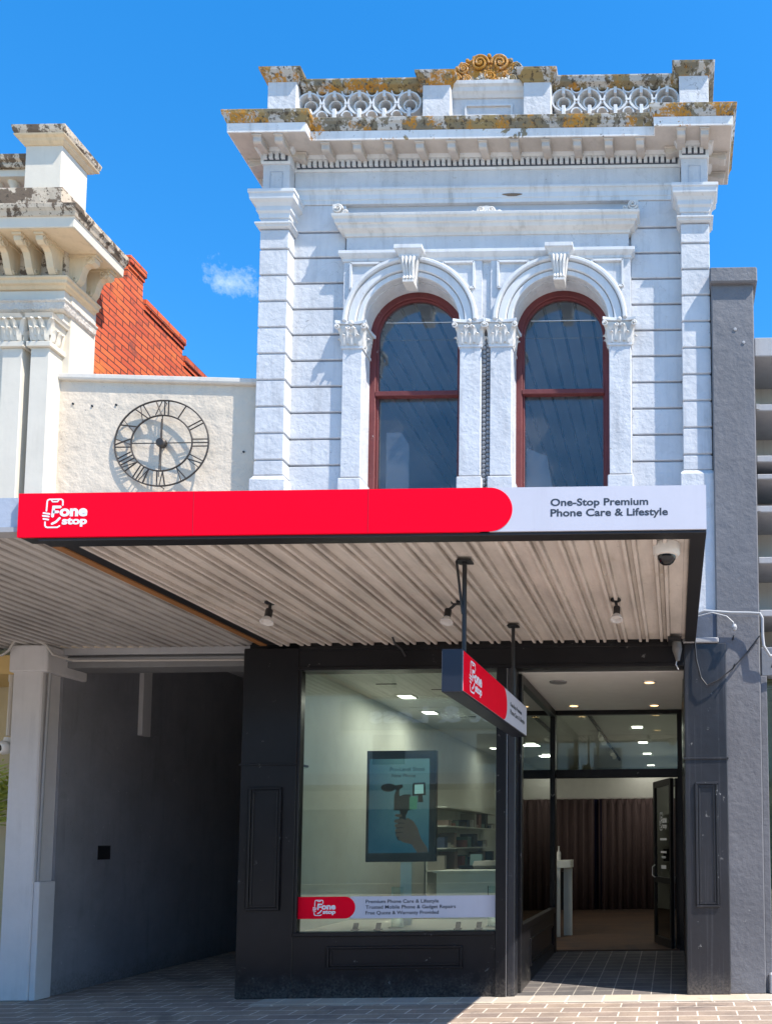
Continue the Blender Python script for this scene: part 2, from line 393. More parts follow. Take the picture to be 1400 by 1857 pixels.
def corrug(name, c, rust=.5, x0=0, pitch=.1, lines=()):
    m, t, b = nm(name); v = ocoord(t, (1, .25, 1)); vv = ocoord(t)
    n1 = noise(t, v, 5, 7, .65); n2 = noise(t, vv, 1.3, 5, .6); n3 = noise(t, vv, 26, 4, .6)
    col = mixc(t, ramp(t, n1, .35, .75), c, tuple(x*.66 for x in c))
    col = mixc(t, ramp(t, n2, .62, .72, 0, rust), col, (.30,.20,.10))
    col = mixc(t, ramp(t, n3, .62, .72, 0, .4), col, tuple(x*.5 for x in c))
    sx_ = t.nodes.new('ShaderNodeSeparateXYZ'); t.links.new(vv, sx_.inputs[0])
    fr = mulm(t, mulm(t, mulm(t, sx_.outputs[0], x0, 'SUBTRACT'), 1/pitch), 1.0, 'FRACT')
    for (ln_, wd_) in lines:      # dirt caught in the folds of the sheet
        ab = t.nodes.new('ShaderNodeMath'); ab.operation = 'ABSOLUTE'; t.links.new(mulm(t, fr, ln_/pitch, 'SUBTRACT'), ab.inputs[0])
        f_ = mulm(t, ramp(t, ab.outputs[0], wd_*.5/pitch, wd_/pitch, .5, 0), ramp(t, n1, .3, .6, .25, 1.0))
        col = mixc(t, f_, col, (.10,.075,.06))
    t.links.new(col, b.inputs['Base Color']); b.inputs['Roughness'].default_value = .55
    bump(t, b, n3, .15, .004); return m
SOFFIT = corrug('stained_beige_sheet', (.72,.65,.585), .3, -4.13, .2215, ((.001,.006),(.036,.006),(.071,.006),(.108,.008)))
SOFFIT2 = corrug('grey_ribbed_sheet', (.55,.52,.49), .12, -10.5, .115, ((.002,.005),(.042,.007)))
RUST = corrug('rusted_steel', (.34,.15,.05), .9)

def brickm():
    m, t, b = nm('orange_red_brick'); c = t.nodes.new('ShaderNodeTexCoord')
    sp = t.nodes.new('ShaderNodeSeparateXYZ'); t.links.new(c.outputs['Object'], sp.inputs[0])
    cb = t.nodes.new('ShaderNodeCombineXYZ'); t.links.new(sp.outputs[1], cb.inputs[0]); t.links.new(sp.outputs[2], cb.inputs[1])
    br = t.nodes.new('ShaderNodeTexBrick'); t.links.new(cb.outputs[0], br.inputs['Vector'])
    br.inputs['Scale'].default_value = 1; br.inputs['Brick Width'].default_value = .23; br.inputs['Row Height'].default_value = .076
    br.inputs['Mortar Size'].default_value = .006; br.inputs['Mortar Smooth'].default_value = .3; br.inputs['Bias'].default_value = -.1
    br.inputs['Color1'].default_value = (.66,.125,.035,1); br.inputs['Color2'].default_value = (.46,.07,.028,1)
    br.inputs['Mortar'].default_value = (.05,.022,.016,1)
    n = noise(t, c.outputs['Object'], 5, 7, .65); n2 = noise(t, c.outputs['Object'], 2.2, 6, .6)
    fz_ = mulm(t, mulm(t, mulm(t, sp.outputs[2], 1/.076), .5, 'ADD'), 1.0, 'FRACT'); ab = t.nodes.new('ShaderNodeMath'); ab.operation = 'ABSOLUTE'
    t.links.new(mulm(t, fz_, .5, 'SUBTRACT'), ab.inputs[0]); bed = ramp(t, ab.outputs[0], .06, .15, .9, 0)
    col = mixc(t, bed, br.outputs[0], (.06,.025,.018))
    col = mixc(t, ramp(t, n, .54, .66, 0, .75), col, (.17,.05,.035))
    col = mixc(t, ramp(t, n2, .58, .68, 0, .5), col, (.72,.20,.04))
    t.links.new(col, b.inputs['Base Color']); b.inputs['Roughness'].default_value = .9
    h = mulm(t, ramp(t, br.outputs['Fac'], 0, 1, 1, 0), mulm(t, noise(t, c.outputs['Object'], 40, 4), .4), 'ADD'); bump(t, b, h, .9, .012)
    return m
BRICK = brickm()
def paver(name, bw, rh, c1, c2, mort, msz=.006, off=.5, dirt=(.03,.03,.035), shift=(0,0,0), dv=.5):
    m, t, b = nm(name); c = t.nodes.new('ShaderNodeTexCoord'); mp = t.nodes.new('ShaderNodeMapping')
    mp.inputs['Location'].default_value = shift
    t.links.new(c.outputs['Object'], mp.inputs[0])
    br = t.nodes.new('ShaderNodeTexBrick'); t.links.new(mp.outputs[0], br.inputs['Vector']); br.offset = off
    br.inputs['Scale'].default_value = 1; br.inputs['Brick Width'].default_value = bw; br.inputs['Row Height'].default_value = rh
    br.inputs['Mortar Size'].default_value = msz; br.inputs['Mortar Smooth'].default_value = .1
    br.inputs['Color1'].default_value = (*c1,1); br.inputs['Color2'].default_value = (*c2,1); br.inputs['Mortar'].default_value = (*mort,1)
    n = noise(t, c.outputs['Object'], 2.3, 7, .65); n2 = noise(t, c.outputs['Object'], 30, 5, .6)
    col = mixc(t, ramp(t, n, .42, .7, 0, dv), br.outputs[0], dirt)
    col = mixc(t, ramp(t, n2, .5, .8, 0, .35), col, dirt)
    vo = t.nodes.new('ShaderNodeTexVoronoi'); vo.inputs['Scale'].default_value = 4.5; t.links.new(c.outputs['Object'], vo.inputs['Vector'])
    col = mixc(t, mulm(t, ramp(t, vo.outputs['Distance'], .055, .075, .7, 0), ramp(t, noise(t, c.outputs['Object'], .9, 3), .5, .55)), col, (.05,.045,.04))
    n6 = noise(t, c.outputs['Object'], 1.1, 8, .7, 1.0); col = mixc(t, ramp(t, n6, .56, .64, 0, .45), col, dirt)
    t.links.new(col, b.inputs['Base Color']); b.inputs['Roughness'].default_value = .75
    h = mulm(t, ramp(t, br.outputs['Fac'], 0, 1, 1, 0), mulm(t, n2, .5), 'ADD'); bump(t, b, h, .6, .006)
    return m
PAVER = paver('brick_pavers', .36, .20, (.36,.275,.205), (.27,.205,.165), (.70,.60,.50), .008, .5, dv=.35)
STONEP = paver('sandstone_edge_pavers', .36, .4, (.55,.45,.33), (.38,.35,.31), (.75,.66,.52), .009, .0, dirt=(.28,.22,.17), shift=(.02,.12,0), dv=.4)
ENTRYT = paver('entry_tiles', .20, .20, (.15,.13,.12), (.11,.10,.095), (.42,.38,.32), .006, .0, shift=(.07,0,0))
TIMBER = paver('timber_floorboards', 1.4, .12, (.13,.07,.04), (.09,.05,.03), (.05,.03,.02), .003, .37)
def boards(name, c, pitch=.14):
    m, t, b = nm(name); c0 = t.nodes.new('ShaderNodeTexCoord'); wv = t.nodes.new('ShaderNodeTexBrick')
    mp = t.nodes.new('ShaderNodeMapping'); mp.inputs['Rotation'].default_value = (0,0,PI/2); t.links.new(c0.outputs['Object'], mp.inputs[0])
    t.links.new(mp.outputs[0], wv.inputs['Vector']); wv.inputs['Scale'].default_value = 1; wv.inputs['Brick Width'].default_value = 30
    wv.inputs['Row Height'].default_value = pitch; wv.inputs['Mortar Size'].default_value = .02
    wv.inputs['Color1'].default_value = (*c,1); wv.inputs['Color2'].default_value = (*[x*.93 for x in c],1); wv.inputs['Mortar'].default_value = (.02,.02,.03,1)
    t.links.new(wv.outputs[0], b.inputs['Base Color']); b.inputs['Roughness'].default_value = .6
    bump(t, b, ramp(t, wv.outputs['Fac'], 0, 1, 1, 0), .6, .01); return m
BOARDS = boards('board_ceiling', (.88,.88,.88), .19)

# ------------------------------------------------------------------ ground
struct(obj('ground', MB().box(-400, 400, -400, 400, -.3, -.22), paint('bare_ground', (.2,.18,.15), .9, .2, bst=.2)))
BOUNCEPAV = paver('pale_bounce_street_paving', .6, .3, (.50,.43,.35), (.44,.38,.31), (.34,.3,.25), .006, .5, dv=.15)  # unseen street given pale paving to bounce sunlight up under the awning
struct(obj('road', MB().box(-120, 120, -20.0, -5.0, -.2, -.13), BOUNCEPAV))
struct(obj('kerb', MB().box(-120, 120, -4.98, -4.72, -.24, 0.0), CONC, bevel=.02))
struct(obj('pavement', MB().box(-60, 60, -4.7, 14, -.12, -.002), PAVER))
struct(obj('stone_edge_strip', MB().box(-4.2, 60, -.56, -.2, -.1, .003), STONEP))
struct(obj('opposite_pavement', MB().box(-60, 60, -24, -20.02, -.2, 0), PAVER))
rd = MB()
for i in range(-14, 15): rd.box(i*4.0, i*4.0+1.6, -12.55, -12.43, -.127, -.124)
struct(obj('road_markings', rd, WHITEV))

# ------------------------------------------------------------------ the white shop building
B = thing('shop_building', 'white two storey Victorian shop with twin arched windows, lichen stained parapet and black shopfront', 'building', (-2.0, 0, 0))
XL, XR = -4.525, 0.44        # outer pilaster edges
# carcass walls ------------------------------------------------------------
wl = MB()
wl.box(-4.44, -3.63, .03, .35, 3.95, 9.1); wl.box(-.43, .36, .03, .35, 3.95, 9.1)
wl.box(-3.63, -.43, .03, .35, 8.15, 9.1); wl.box(-3.63, -.43, .03, .35, 3.95, 5.05)
obj('wall_core', wl, GROOVE, B)
WIN = ((-2.862, .538), (-1.212, .533)); SPR = 7.29
cw = MB(); cw.archwall(-3.63, -2.04, 5.05, 8.15, WIN[0][0], WIN[0][1], SPR, -.005, .35)
obj('front_wall', cw, WHITE, B)
cw = MB(); cw.archwall(-2.04, -.43, 5.05, 8.15, WIN[1][0], WIN[1][1], SPR, -.005, .35)
obj('front_wall', cw, WHITE, B)
sw = MB(); sw.box(-4.44, -4.2, .35, 12, 3.6, 9.4); sw.box(.16, .40, .35, 12, 3.6, 9.4); sw.box(-4.44, .4, 11.8, 12, 0, 9.4)
obj('side_wall', sw, WHITE, B)
obj('roof', MB().box(-4.4, .36, .3, 12, 9.42, 9.5), paint('grey_roof_sheet', (.3,.3,.31), .6), B)
# coursed blocks: recessed bays and pilasters
j0, dj = 8.134, .301
def course(mb, x0, x1, y0, y1, ztop, zbot, g=.011, joints=None):
    zs = [ztop]+[j0-dj*k for k in range(-2, 12) if zbot+.02 < j0-dj*k < ztop-.02]+[zbot]
    zs = sorted(zs, reverse=True)
    for a, b in zip(zs, zs[1:]): mb.box(x0, x1, y0, y1, b+(g if b != zbot else 0), a-(g if a != ztop else 0))
bay = MB(); course(bay, -4.21, -3.635, 0, .05, 8.755, 3.96); obj('block_coursing', bay, WHITE, B, bevel=.006)
bay = MB(); course(bay, -.432, .13, 0, .05, 8.755, 3.96); obj('block_coursing', bay, WHITE, B, bevel=.006)
for x0, x1 in ((XL, -4.205), (.125, XR)):
    core = MB().box(x0+.018, x1-.018, -.122, .3, 5.5, 8.5); obj('pilaster_core', core, GROOVE, B)
    p = MB(); course(p, x0, x1, -.14, .29, 8.36, 5.56)
    p.box(x0, x1, -.14, .29, 8.385, 8.5); obj('pilaster', p, WHITE, B, bevel=.007)
    q = MB().box(x0-.03, x1+.03, -.17, .3, 3.98, 5.5)
    q.sweep([(x0-.03, .3), (x0-.03, -.17), (x1+.03, -.17), (x1+.03, .3)], [(-.02,5.5),(0,5.5),(-.03,5.555),(-.06,5.555)])
    obj('pilaster_base', q, WHITE, B, bevel=.006)
    def mould(prof, name='moulding', m=TRIM, e=0.0, bev=.004):
        path = [(x0-e, .3), (x0-e, -.14-e), (x1+e, -.14-e), (x1+e, .02)]
        obj(name, MB().sweep(path, prof), m, B, bevel=bev)
    mould([(-.04,8.37),(.008,8.37),(.03,8.385),(.03,8.40),(.045,8.405),(.045,8.425),(-.04,8.43)], 'neck_moulding')
    mould([(-.04,8.49),(.01,8.49),(.015,8.54),(.035,8.56),(.035,8.61),(.055,8.64),(.085,8.66),(.09,8.72),(.10,8.725),(.10,8.765),(-.04,8.775)], 'pilaster_capital')
    blk = MB().box(x0+.012, x1-.012, -.135, .3, 8.77, 9.3)
    obj('pier_block', blk, WHITE, B, bevel=.004)
    pn = MB(); a0, a1, c0, c1 = x0+.09, x1-.085, 8.83, 9.05
    for r in ((a0,a1,c0,c0+.008),(a0,a1,c1-.008,c1),(a0,a0+.008,c0+.008,c1-.008),(a1-.008,a1,c0+.008,c1-.008)): pn.box(r[0], r[1], -.139, -.13, r[2], r[3])
    obj('sunk_panel_line', pn, GROOVE, B)
# frieze, architrave
obj('exposed_patch', MB().pxz([(-1.76+.10*math.cos(a)*(1+.25*math.sin(3*a)), 8.832+.016*math.sin(a)) for a in [i*PI/9 for i in range(18)]], -.026, -.018), paint('bare_brown_patch', (.22,.15,.10), .9, .3), B)
fz = MB().box(-4.21, .13, -.02, .3, 8.93, 9.14); obj('frieze', fz, WHITE, B)
ar = MB().sweep([(-4.21, .0), (.13, .0)], [(-.05,8.755),(.012,8.755),(.012,8.80),(.02,8.805),(.02,8.86),(.035,8.89),(.05,8.90),(.05,8.925),(.03,8.932),(-.05,8.932)])
obj('architrave', ar, TRIM, B, bevel=.003)
# cornice following the breaks over the pilasters; outward offsets from frieze/pier face
plan = [(XL+.012, .32), (XL+.012, -.135), (-4.217, -.135), (-4.217, -.02), (.137, -.02), (.137, -.135), (XR-.012, -.135), (XR-.012, .45)]
obj('bed_mould', MB().sweep(plan, [(-.05,9.13),(.012,9.13),(.02,9.15),(.02,9.16),(.02,9.245),(.05,9.25),(.075,9.285),(-.05,9.285)]), TRIM, B, bevel=.003)
corona = [(-.06,9.281),(.255,9.281),(.258,9.372),(.27,9.385),(.275,9.41),(.285,9.44),(.30,9.46),(.305,9.50),(.29,9.51),(-.06,9.56)]
big = [(XL+.0, .36), (XL+.0, -.135), (-4.18, -.135), (-4.18, -.02), (.10, -.02), (.10, -.135), (XR+.0, -.135), (XR+.0, .40)]
soff = [(-.06,9.279),(.245,9.279),(.245,9.283),(-.06,9.283)]
obj('cornice_soffit', MB().sweep(big, soff), SOFF, B)
obj('cornice', MB().sweep(big, corona[:3]+[(.258,9.385),(-.06,9.385)]), LICH2, B, bevel=.003)
obj('cornice_gutter_moulding', MB().sweep(big, [(-.06,9.386),(.262,9.386),(.275,9.41),(.285,9.44),(.30,9.46),(.305,9.50),(.29,9.51),(-.06,9.56)]), LICH, B, bevel=.004)
# dentil combs
def comb(x0, x1, y, z0, z1, pitch):
    n = int((x1-x0)/pitch); poly = [(x0, z1), (x1, z1)]
    for i in range(n, 0, -1):
        a = x0+i*(x1-x0)/n; b = a-pitch*.38
        poly += [(a, z0), (b, z0), (b, z1-.006)] if False else [(a, z0), (b+.0, z0), (b, z1-.012), (a-pitch, z1-.012)]
    return MB().pxz(poly, y, y+.03)
for (x0, x1, y) in ((-4.18, .10, -.05), (XL+.03, -4.23, -.165), (.15, XR-.03, -.165)):
    n = int((x1-x0)/.0625); pt = (x1-x0)/n; mbd = MB()
    poly = [(x0, 9.245)]
    for i in range(n): poly += [(x0+i*pt, 9.168), (x0+i*pt+pt*.62, 9.168), (x0+i*pt+pt*.62, 9.236), (x0+(i+1)*pt, 9.236)]
    poly += [(x1, 9.245)]
    obj('dentil_course', mbd.pxz(poly, y-.016, y+.012), TRIM, B)
    obj('dentil_slot_shade', MB().box(x0, x1, y+.006, y+.02, 9.155, 9.24), plain('dentil_shade_paint', (.07,.08,.10), .9), B)  # dark strip painted in for the shade between the dentils
# modillions
def modillion(cx, cy, sgn=(0, -1), wd=.088, lg=.235):
    prof = [(0, 9.282), (lg, 9.282), (lg, 9.262), (lg-.012, 9.255), (lg-.012, 9.205), (lg-.03, 9.190), (lg-.06, 9.193), (lg-.09, 9.205), (.05, 9.222), (.0, 9.215)]
    mb = MB(); dx, dy = sgn; px, py = -dy, dx
    n = len(prof); vs = []
    for sd in (-wd/2, wd/2):
        vs += [(cx+dx*a+px*sd, cy+dy*a+py*sd, z) for a, z in prof]
    mb.add(vs, [tuple(range(n)), tuple(range(2*n-1, n-1, -1))]+[(i, (i+1) % n, n+(i+1) % n, n+i) for i in range(n)])
    a0, a1 = 0, lg+.006
    c = [(cx+dx*a+px*sd, cy+dy*a+py*sd) for a, sd in ((a0,-wd/2-.01),(a1,-wd/2-.01),(a1,wd/2+.01),(a0,wd/2+.01))]
    mb.add([(x, y, z) for z in (9.262, 9.278) for x, y in c], [(0,1,2,3),(4,5,6,7),(0,1,5,4),(1,2,6,5),(2,3,7,6),(3,0,4,7)])
    return obj('modillion', mb, SOFF, B, bevel=.004)
for i in range(11): modillion(-3.775+.3465*i, -.02)
for x in (-4.47, -4.235, .14, .395): modillion(x, -.135)
modillion(-4.217, -.09, (1, 0), .085, .18); modillion(.137, -.09, (-1, 0), .085, .18)
for y in (.0, .26): modillion(XL+.02, y, (-1, 0)); modillion(XR-.02, y, (1, 0))
# --- parapet
obj('parapet_hole_shade', MB().box(-4.1, -2.8, .17, .25, 9.6, 10.06).box(-1.26, .08, .17, .25, 9.6, 10.06), DARKC, B)  # dark boxes added behind the ring holes to stand for their shade
obj('blocking_course', MB().box(-4.46, .40, .0, .28, 9.5, 9.70), LICH2, B, bevel=.008)
plate = MB()
Zr = 9.935
for (xs, x0, x1) in (([-4.054+.2823*i for i in range(5)], -4.12, -2.78), ([-1.179+.2925*i for i in range(5)], -1.28, .10)):
    pl = MB(); ri = MB()
    st = xs[1]-xs[0]
    for i, cx in enumerate(xs):
        a = max(x0, cx-st/2); b = min(x1, cx+st/2)
        a = x0 if i == 0 else a; b = x1 if i == 4 else b
        if cx-a < .07: a = cx-.071
        pl.holeplate(a, b, 9.69, 10.09, cx, Zr, .062, .03, .16)
    obj('pierced_parapet_panel', pl, CARV, B)
    for cx in xs:
        r = MB().ring(cx, Zr, .119, .137, -.05, .035, n=32)
        obj('parapet_ring', r, TRIM, B)
        r2 = MB().ring(cx, Zr, .062, .078, -.01, .035, n=24)
        r2.box(cx-.017, cx+.017, -.055, .03, Zr+.07, 10.085); r2.box(cx-.02, cx+.02, -.06, .03, 9.69, Zr-.07)
        obj('parapet_ring_spoke', r2, TRIM, B, bevel=.003)
    li = MB()
    for a, b in zip(xs, xs[1:]): li.box(a+.115, b-.115, -.052, .03, Zr-.012, Zr+.012)
    for k, (a, b) in enumerate(zip(xs, xs[1:])):
        m_ = (a+b)/2
        for sgn in (-1, 1):
            li.obox((m_, -.045, Zr-.03), (sgn*.085, 0, -.10), (0, .07, 0), (sgn*.018, 0, .014))
        for sg_ in (-1, 1):
            a0_ = 0 if sg_ < 0 else PI
            li.ring(m_, Zr+sg_*.150, .052, .068, -.045, .03, a0_, a0_+PI, 14)
    obj('parapet_tracery', li, TRIM, B)
    obj('parapet_rail', MB().sweep([(x0-.02, .0), (x1+.02, .0)], [(-.2,10.075),(.03,10.075),(.05,10.10),(.085,10.12),(.095,10.16),(.10,10.165),(.10,10.19),(-.2,10.21)]), LICH, B, bevel=.005)
def pedestal(x0, x1, y0, y1, zc, name='parapet_pedestal'):
    obj(name, MB().box(x0, x1, y0, y1, 9.5, zc-.10), WHITE, B, bevel=.006)
    obj('pedestal_cap', MB().sweep([(x0, y1), (x0, y0), (x1, y0), (x1, y1), (x0+.001, y1)],
        [(-.1,zc-.12),(.006,zc-.12),(.02,zc-.09),(.045,zc-.06),(.07,zc-.03),(.075,zc),(-.1,zc+.004)]), LICH, B, bevel=.004)
    obj('pedestal_block', MB().box(x0, x1-.02, y0+.02, y1-.02, zc-.02, zc+.105), LICH3, B, bevel=.01)
pedestal(-4.495, -4.17, -.12, .26, 10.25)
pedestal(.125, .455, -.12, .26, 10.25)
pedestal(-2.75, -2.44, -.12, .26, 10.185)
pedestal(-1.62, -1.31, -.12, .26, 10.20)
# centre tablet between the middle pedestals and its scrolled crest
tb = MB().box(-2.44, -1.62, -.01, .24, 9.5, 10.08)
obj('parapet_tablet', tb, WHITE, B)
tf = MB()
for r in ((-2.3,-1.76,9.70,9.72),(-2.3,-1.76,9.90,9.92),(-2.3,-2.28,9.72,9.90),(-1.78,-1.76,9.72,9.90)): tf.box(r[0], r[1], -.028, -.008, r[2], r[3])
obj('tablet_frame', tf, TRIM, B)
obj('tablet_cornice', MB().sweep([(-2.44, -.01), (-1.62, -.01)], [(-.2,10.0),(.012,10.0),(.03,10.03),(.05,10.05),(.06,10.09),(.08,10.11),(.085,10.15),(-.2,10.17)]), TRIM, B, bevel=.004)
def spiral(cx, cz, r, y, turns=2.2, hand=1, a0=0, n=40, th=.02):
    pts = []
    for i in range(n+1):
        f = i/n; a = a0+hand*f*turns*2*PI; rr = r*(1-f*.86); pts.append((cx+rr*math.cos(a), y-.02*f, cz+rr*math.sin(a)))
    return MB().tube(pts, th, 6, th*.6)
cr = MB(); poly = [(-2.47,10.15),(-2.47,10.27),(-2.42,10.36),(-2.32,10.42),(-2.25,10.50),(-2.12,10.55),(-2.02,10.52),(-1.92,10.55),(-1.79,10.50),(-1.71,10.42),(-1.62,10.36),(-1.58,10.27),(-1.58,10.15)]
cr.pxz(poly, .0, .12); obj('crest_backing', cr, LICH3, B, bevel=.012)
cs = MB()
for (cx, cz, r, h, a0) in ((-2.135,10.43,.10,1,0),(-1.905,10.43,.10,-1,PI),(-2.32,10.36,.07,1,.6),(-1.72,10.36,.07,-1,PI-.6),(-2.41,10.25,.06,1,0),(-1.63,10.25,.06,-1,PI),(-2.27,10.23,.06,-1,0),(-1.77,10.23,.06,1,PI),(-2.02,10.27,.07,1,PI/2)):
    t_ = spiral(cx, cz, r, -.015, 2.1, h, a0, 40, .016 if r > .09 else .012); cs.add(t_.v, t_.f)
    cs.lathe([(.03,0),(.022,.02),(.0,.028)], (cx, -.01, cz), (0,-1,0), 10)
for i in range(46):
    a = random.uniform(0, PI); q = random.uniform(.1, .95); cs.lathe([(.018,-.012),(.016,.016),(.0,.024)], (-2.03+.40*q*math.cos(a), -.004, 10.2+.28*q*math.sin(a)), (random.uniform(-.5,.5),-1,random.uniform(-.5,.5)), 6)
for i in range(15):
    a = PI*(i+.5)/15; cs.lathe([(.026,-.02),(.024,.02),(.0,.03)], (-2.03+.42*math.cos(a), -.0, 10.22+.30*math.sin(a)), (0,-1,0), 8)
obj('crest_scrolls', cs, LICH3, B, smooth=True)
# --- window surround
for k, (cx, r) in enumerate(WIN):
    x0, x1 = ((-3.62, -2.085), (-1.985, -.437))[k]
    s_ = MB()
    s_.archwall(x0, x1, 7.3, 8.04, cx, r, 7.301, -.06, .0)
    obj('arch_surround', s_, WHITE, B)
    a = MB().ring(cx, SPR+.01, r, r+.055, -.085, -.055, 0, PI, 36); obj('archivolt', a, TRIM, B, bevel=.004)
    a = MB().ring(cx, SPR+.01, r+.062, r+.15, -.105, -.055, 0, PI, 36); obj('archivolt', a, TRIM, B, bevel=.008)
    a = MB().ring(cx, SPR+.01, r+.155, r+.205, -.135, -.055, 0, PI, 36); obj('archivolt', a, TRIM, B, bevel=.012)
    # spandrel panels: raised triangular borders
    for sg in (-1, 1):
        ex = (x0+.085 if sg < 0 else x1-.085); R = r+.222; top = 8.0
        pts = []
        for i in range(13):
            a_ = math.radians(14+72*i/12); pts.append((cx+sg*R*math.cos(a_), SPR+.01+R*math.sin(a_)))
        pts = [p for p in pts if (ex-p[0])*sg > .015 and p[1] < top-.01]
        outer = [(ex, pts[0][1])]+pts+[(pts[-1][0], top), (ex, top)]
        cxm = sum(p[0] for p in outer)/len(outer); czm = sum(p[1] for p in outer)/len(outer)
        tri = MB(); n_ = len(outer)
        V3 = [(ex, pts[0][1]), *pts, (pts[-1][0], top), (ex, top)]
        tri2 = Frame((0, -.06, 0), (1,0,0), (0,0,1))
        loop = V3+[V3[0]]
        for p, q in zip(loop, loop[1:]):
            d = (Vector(q)-Vector(p))
            if d.length < .002: continue
            nn = Vector((-d.y, d.x)).normalized()*.011
            tri.pxz([tuple(Vector(p)+nn), tuple(Vector(q)+nn), tuple(Vector(q)-nn), tuple(Vector(p)-nn)], -.088, -.055)
        obj('spandrel_panel', tri, TRIM, B)
    # keystone
    ks = MB(); ks.add([(cx-.055,-.13,7.72),(cx+.055,-.13,7.72),(cx+.10,-.17,8.0),(cx-.10,-.17,8.0),
                       (cx-.05,-.0,7.72),(cx+.05,-.0,7.72),(cx+.10,.0,8.0),(cx-.10,.0,8.0)], [(0,1,2,3),(4,5,6,7),(0,1,5,4),(1,2,6,5),(2,3,7,6),(3,0,4,7)])
    ko = obj('keystone', ks, CARV, B, bevel=.006)
    kc = MB()
    for i, dx in enumerate((-.055, -.02, .02, .055)):
        kc.tube([(cx+dx*1.15,-.185,7.985),(cx+dx*1.05,-.205,7.93),(cx+dx*.85,-.175,7.86),(cx+dx*.8,-.16,7.79),(cx+dx*.9,-.185,7.74),(cx+dx*.9,-.165,7.715)], .018, 6, .014)
    kc.lathe([(.028,-.06),(.028,.06)], (cx, -.165, 7.96), (1,0,0), 10)
    kc.box(cx-.06, cx+.06, -.19, -.05, 7.70, 7.725)
    obj('keystone_leaf', kc, CARV, ko, smooth=True)
    obj('keystone_cap', MB().sweep([(cx-.11,-.0),(cx-.11,-.17),(cx+.11,-.17),(cx+.11,-.0)], [(-.06,8.0),(.0,8.0),(.005,8.03),(.03,8.06),(.045,8.07),(.045,8.115),(-.06,8.12)]), TRIM, B, bevel=.003)
obj('impost_string', MB().sweep([(-3.62,.05),(-3.62,-.06),(-.437,-.06),(-.437,.05)], [(-.03,8.03),(.01,8.03),(.015,8.06),(.035,8.08),(.05,8.10),(.05,8.135),(-.03,8.14)]), TRIM, B, bevel=.003)
obj('surround_frieze', MB().box(-3.6, -.455, -.05, .03, 8.13, 8.36), WHITE, B)
obj('window_hood', MB().sweep([(-3.6,.04),(-3.6,-.05),(-.455,-.05),(-.455,.04)], [(-.03,8.33),(.015,8.33),(.02,8.36),(.07,8.385),(.08,8.42),(.10,8.425),(.105,8.47),(.125,8.485),(.13,8.515),(-.03,8.53)]), HOODM, B, bevel=.004)
# hood ornaments
def acro(cx, half, name='hood_ornament'):
    mb = MB()
    if half == 0:
        poly = [(cx-.21,8.52),(cx-.14,8.56),(cx-.08,8.62),(cx,8.645),(cx+.08,8.62),(cx+.14,8.56),(cx+.21,8.52)]
        mb.pxz(poly, -.10, -.04)
        for sx in (-1, 1):
            t_ = spiral(cx+sx*.058, 8.575, .05, -.11, 1.8, sx, PI if sx > 0 else 0, 24, .012); mb.add(t_.v, t_.f)
            t_ = spiral(cx+sx*.145, 8.548, .028, -.11, 1.4, sx, 0, 16, .009); mb.add(t_.v, t_.f)
    else:
        poly = [(cx, 8.52), (cx, 8.65), (cx+half*.05, 8.655), (cx+half*.10, 8.60), (cx+half*.16, 8.56), (cx+half*.21, 8.52)]
        mb.pxz(poly, -.14, -.06)
        t_ = spiral(cx+half*.065, 8.585, .052, -.15, 2, half, 0, 28, .012); mb.add(t_.v, t_.f)
        t_ = spiral(cx+half*.15, 8.548, .024, -.15, 1.4, half, 0, 16, .009); mb.add(t_.v, t_.f)
    obj(name, mb, CARV, B)
acro(-2.03, 0); acro(-3.725, 1); acro(-.34, -1)
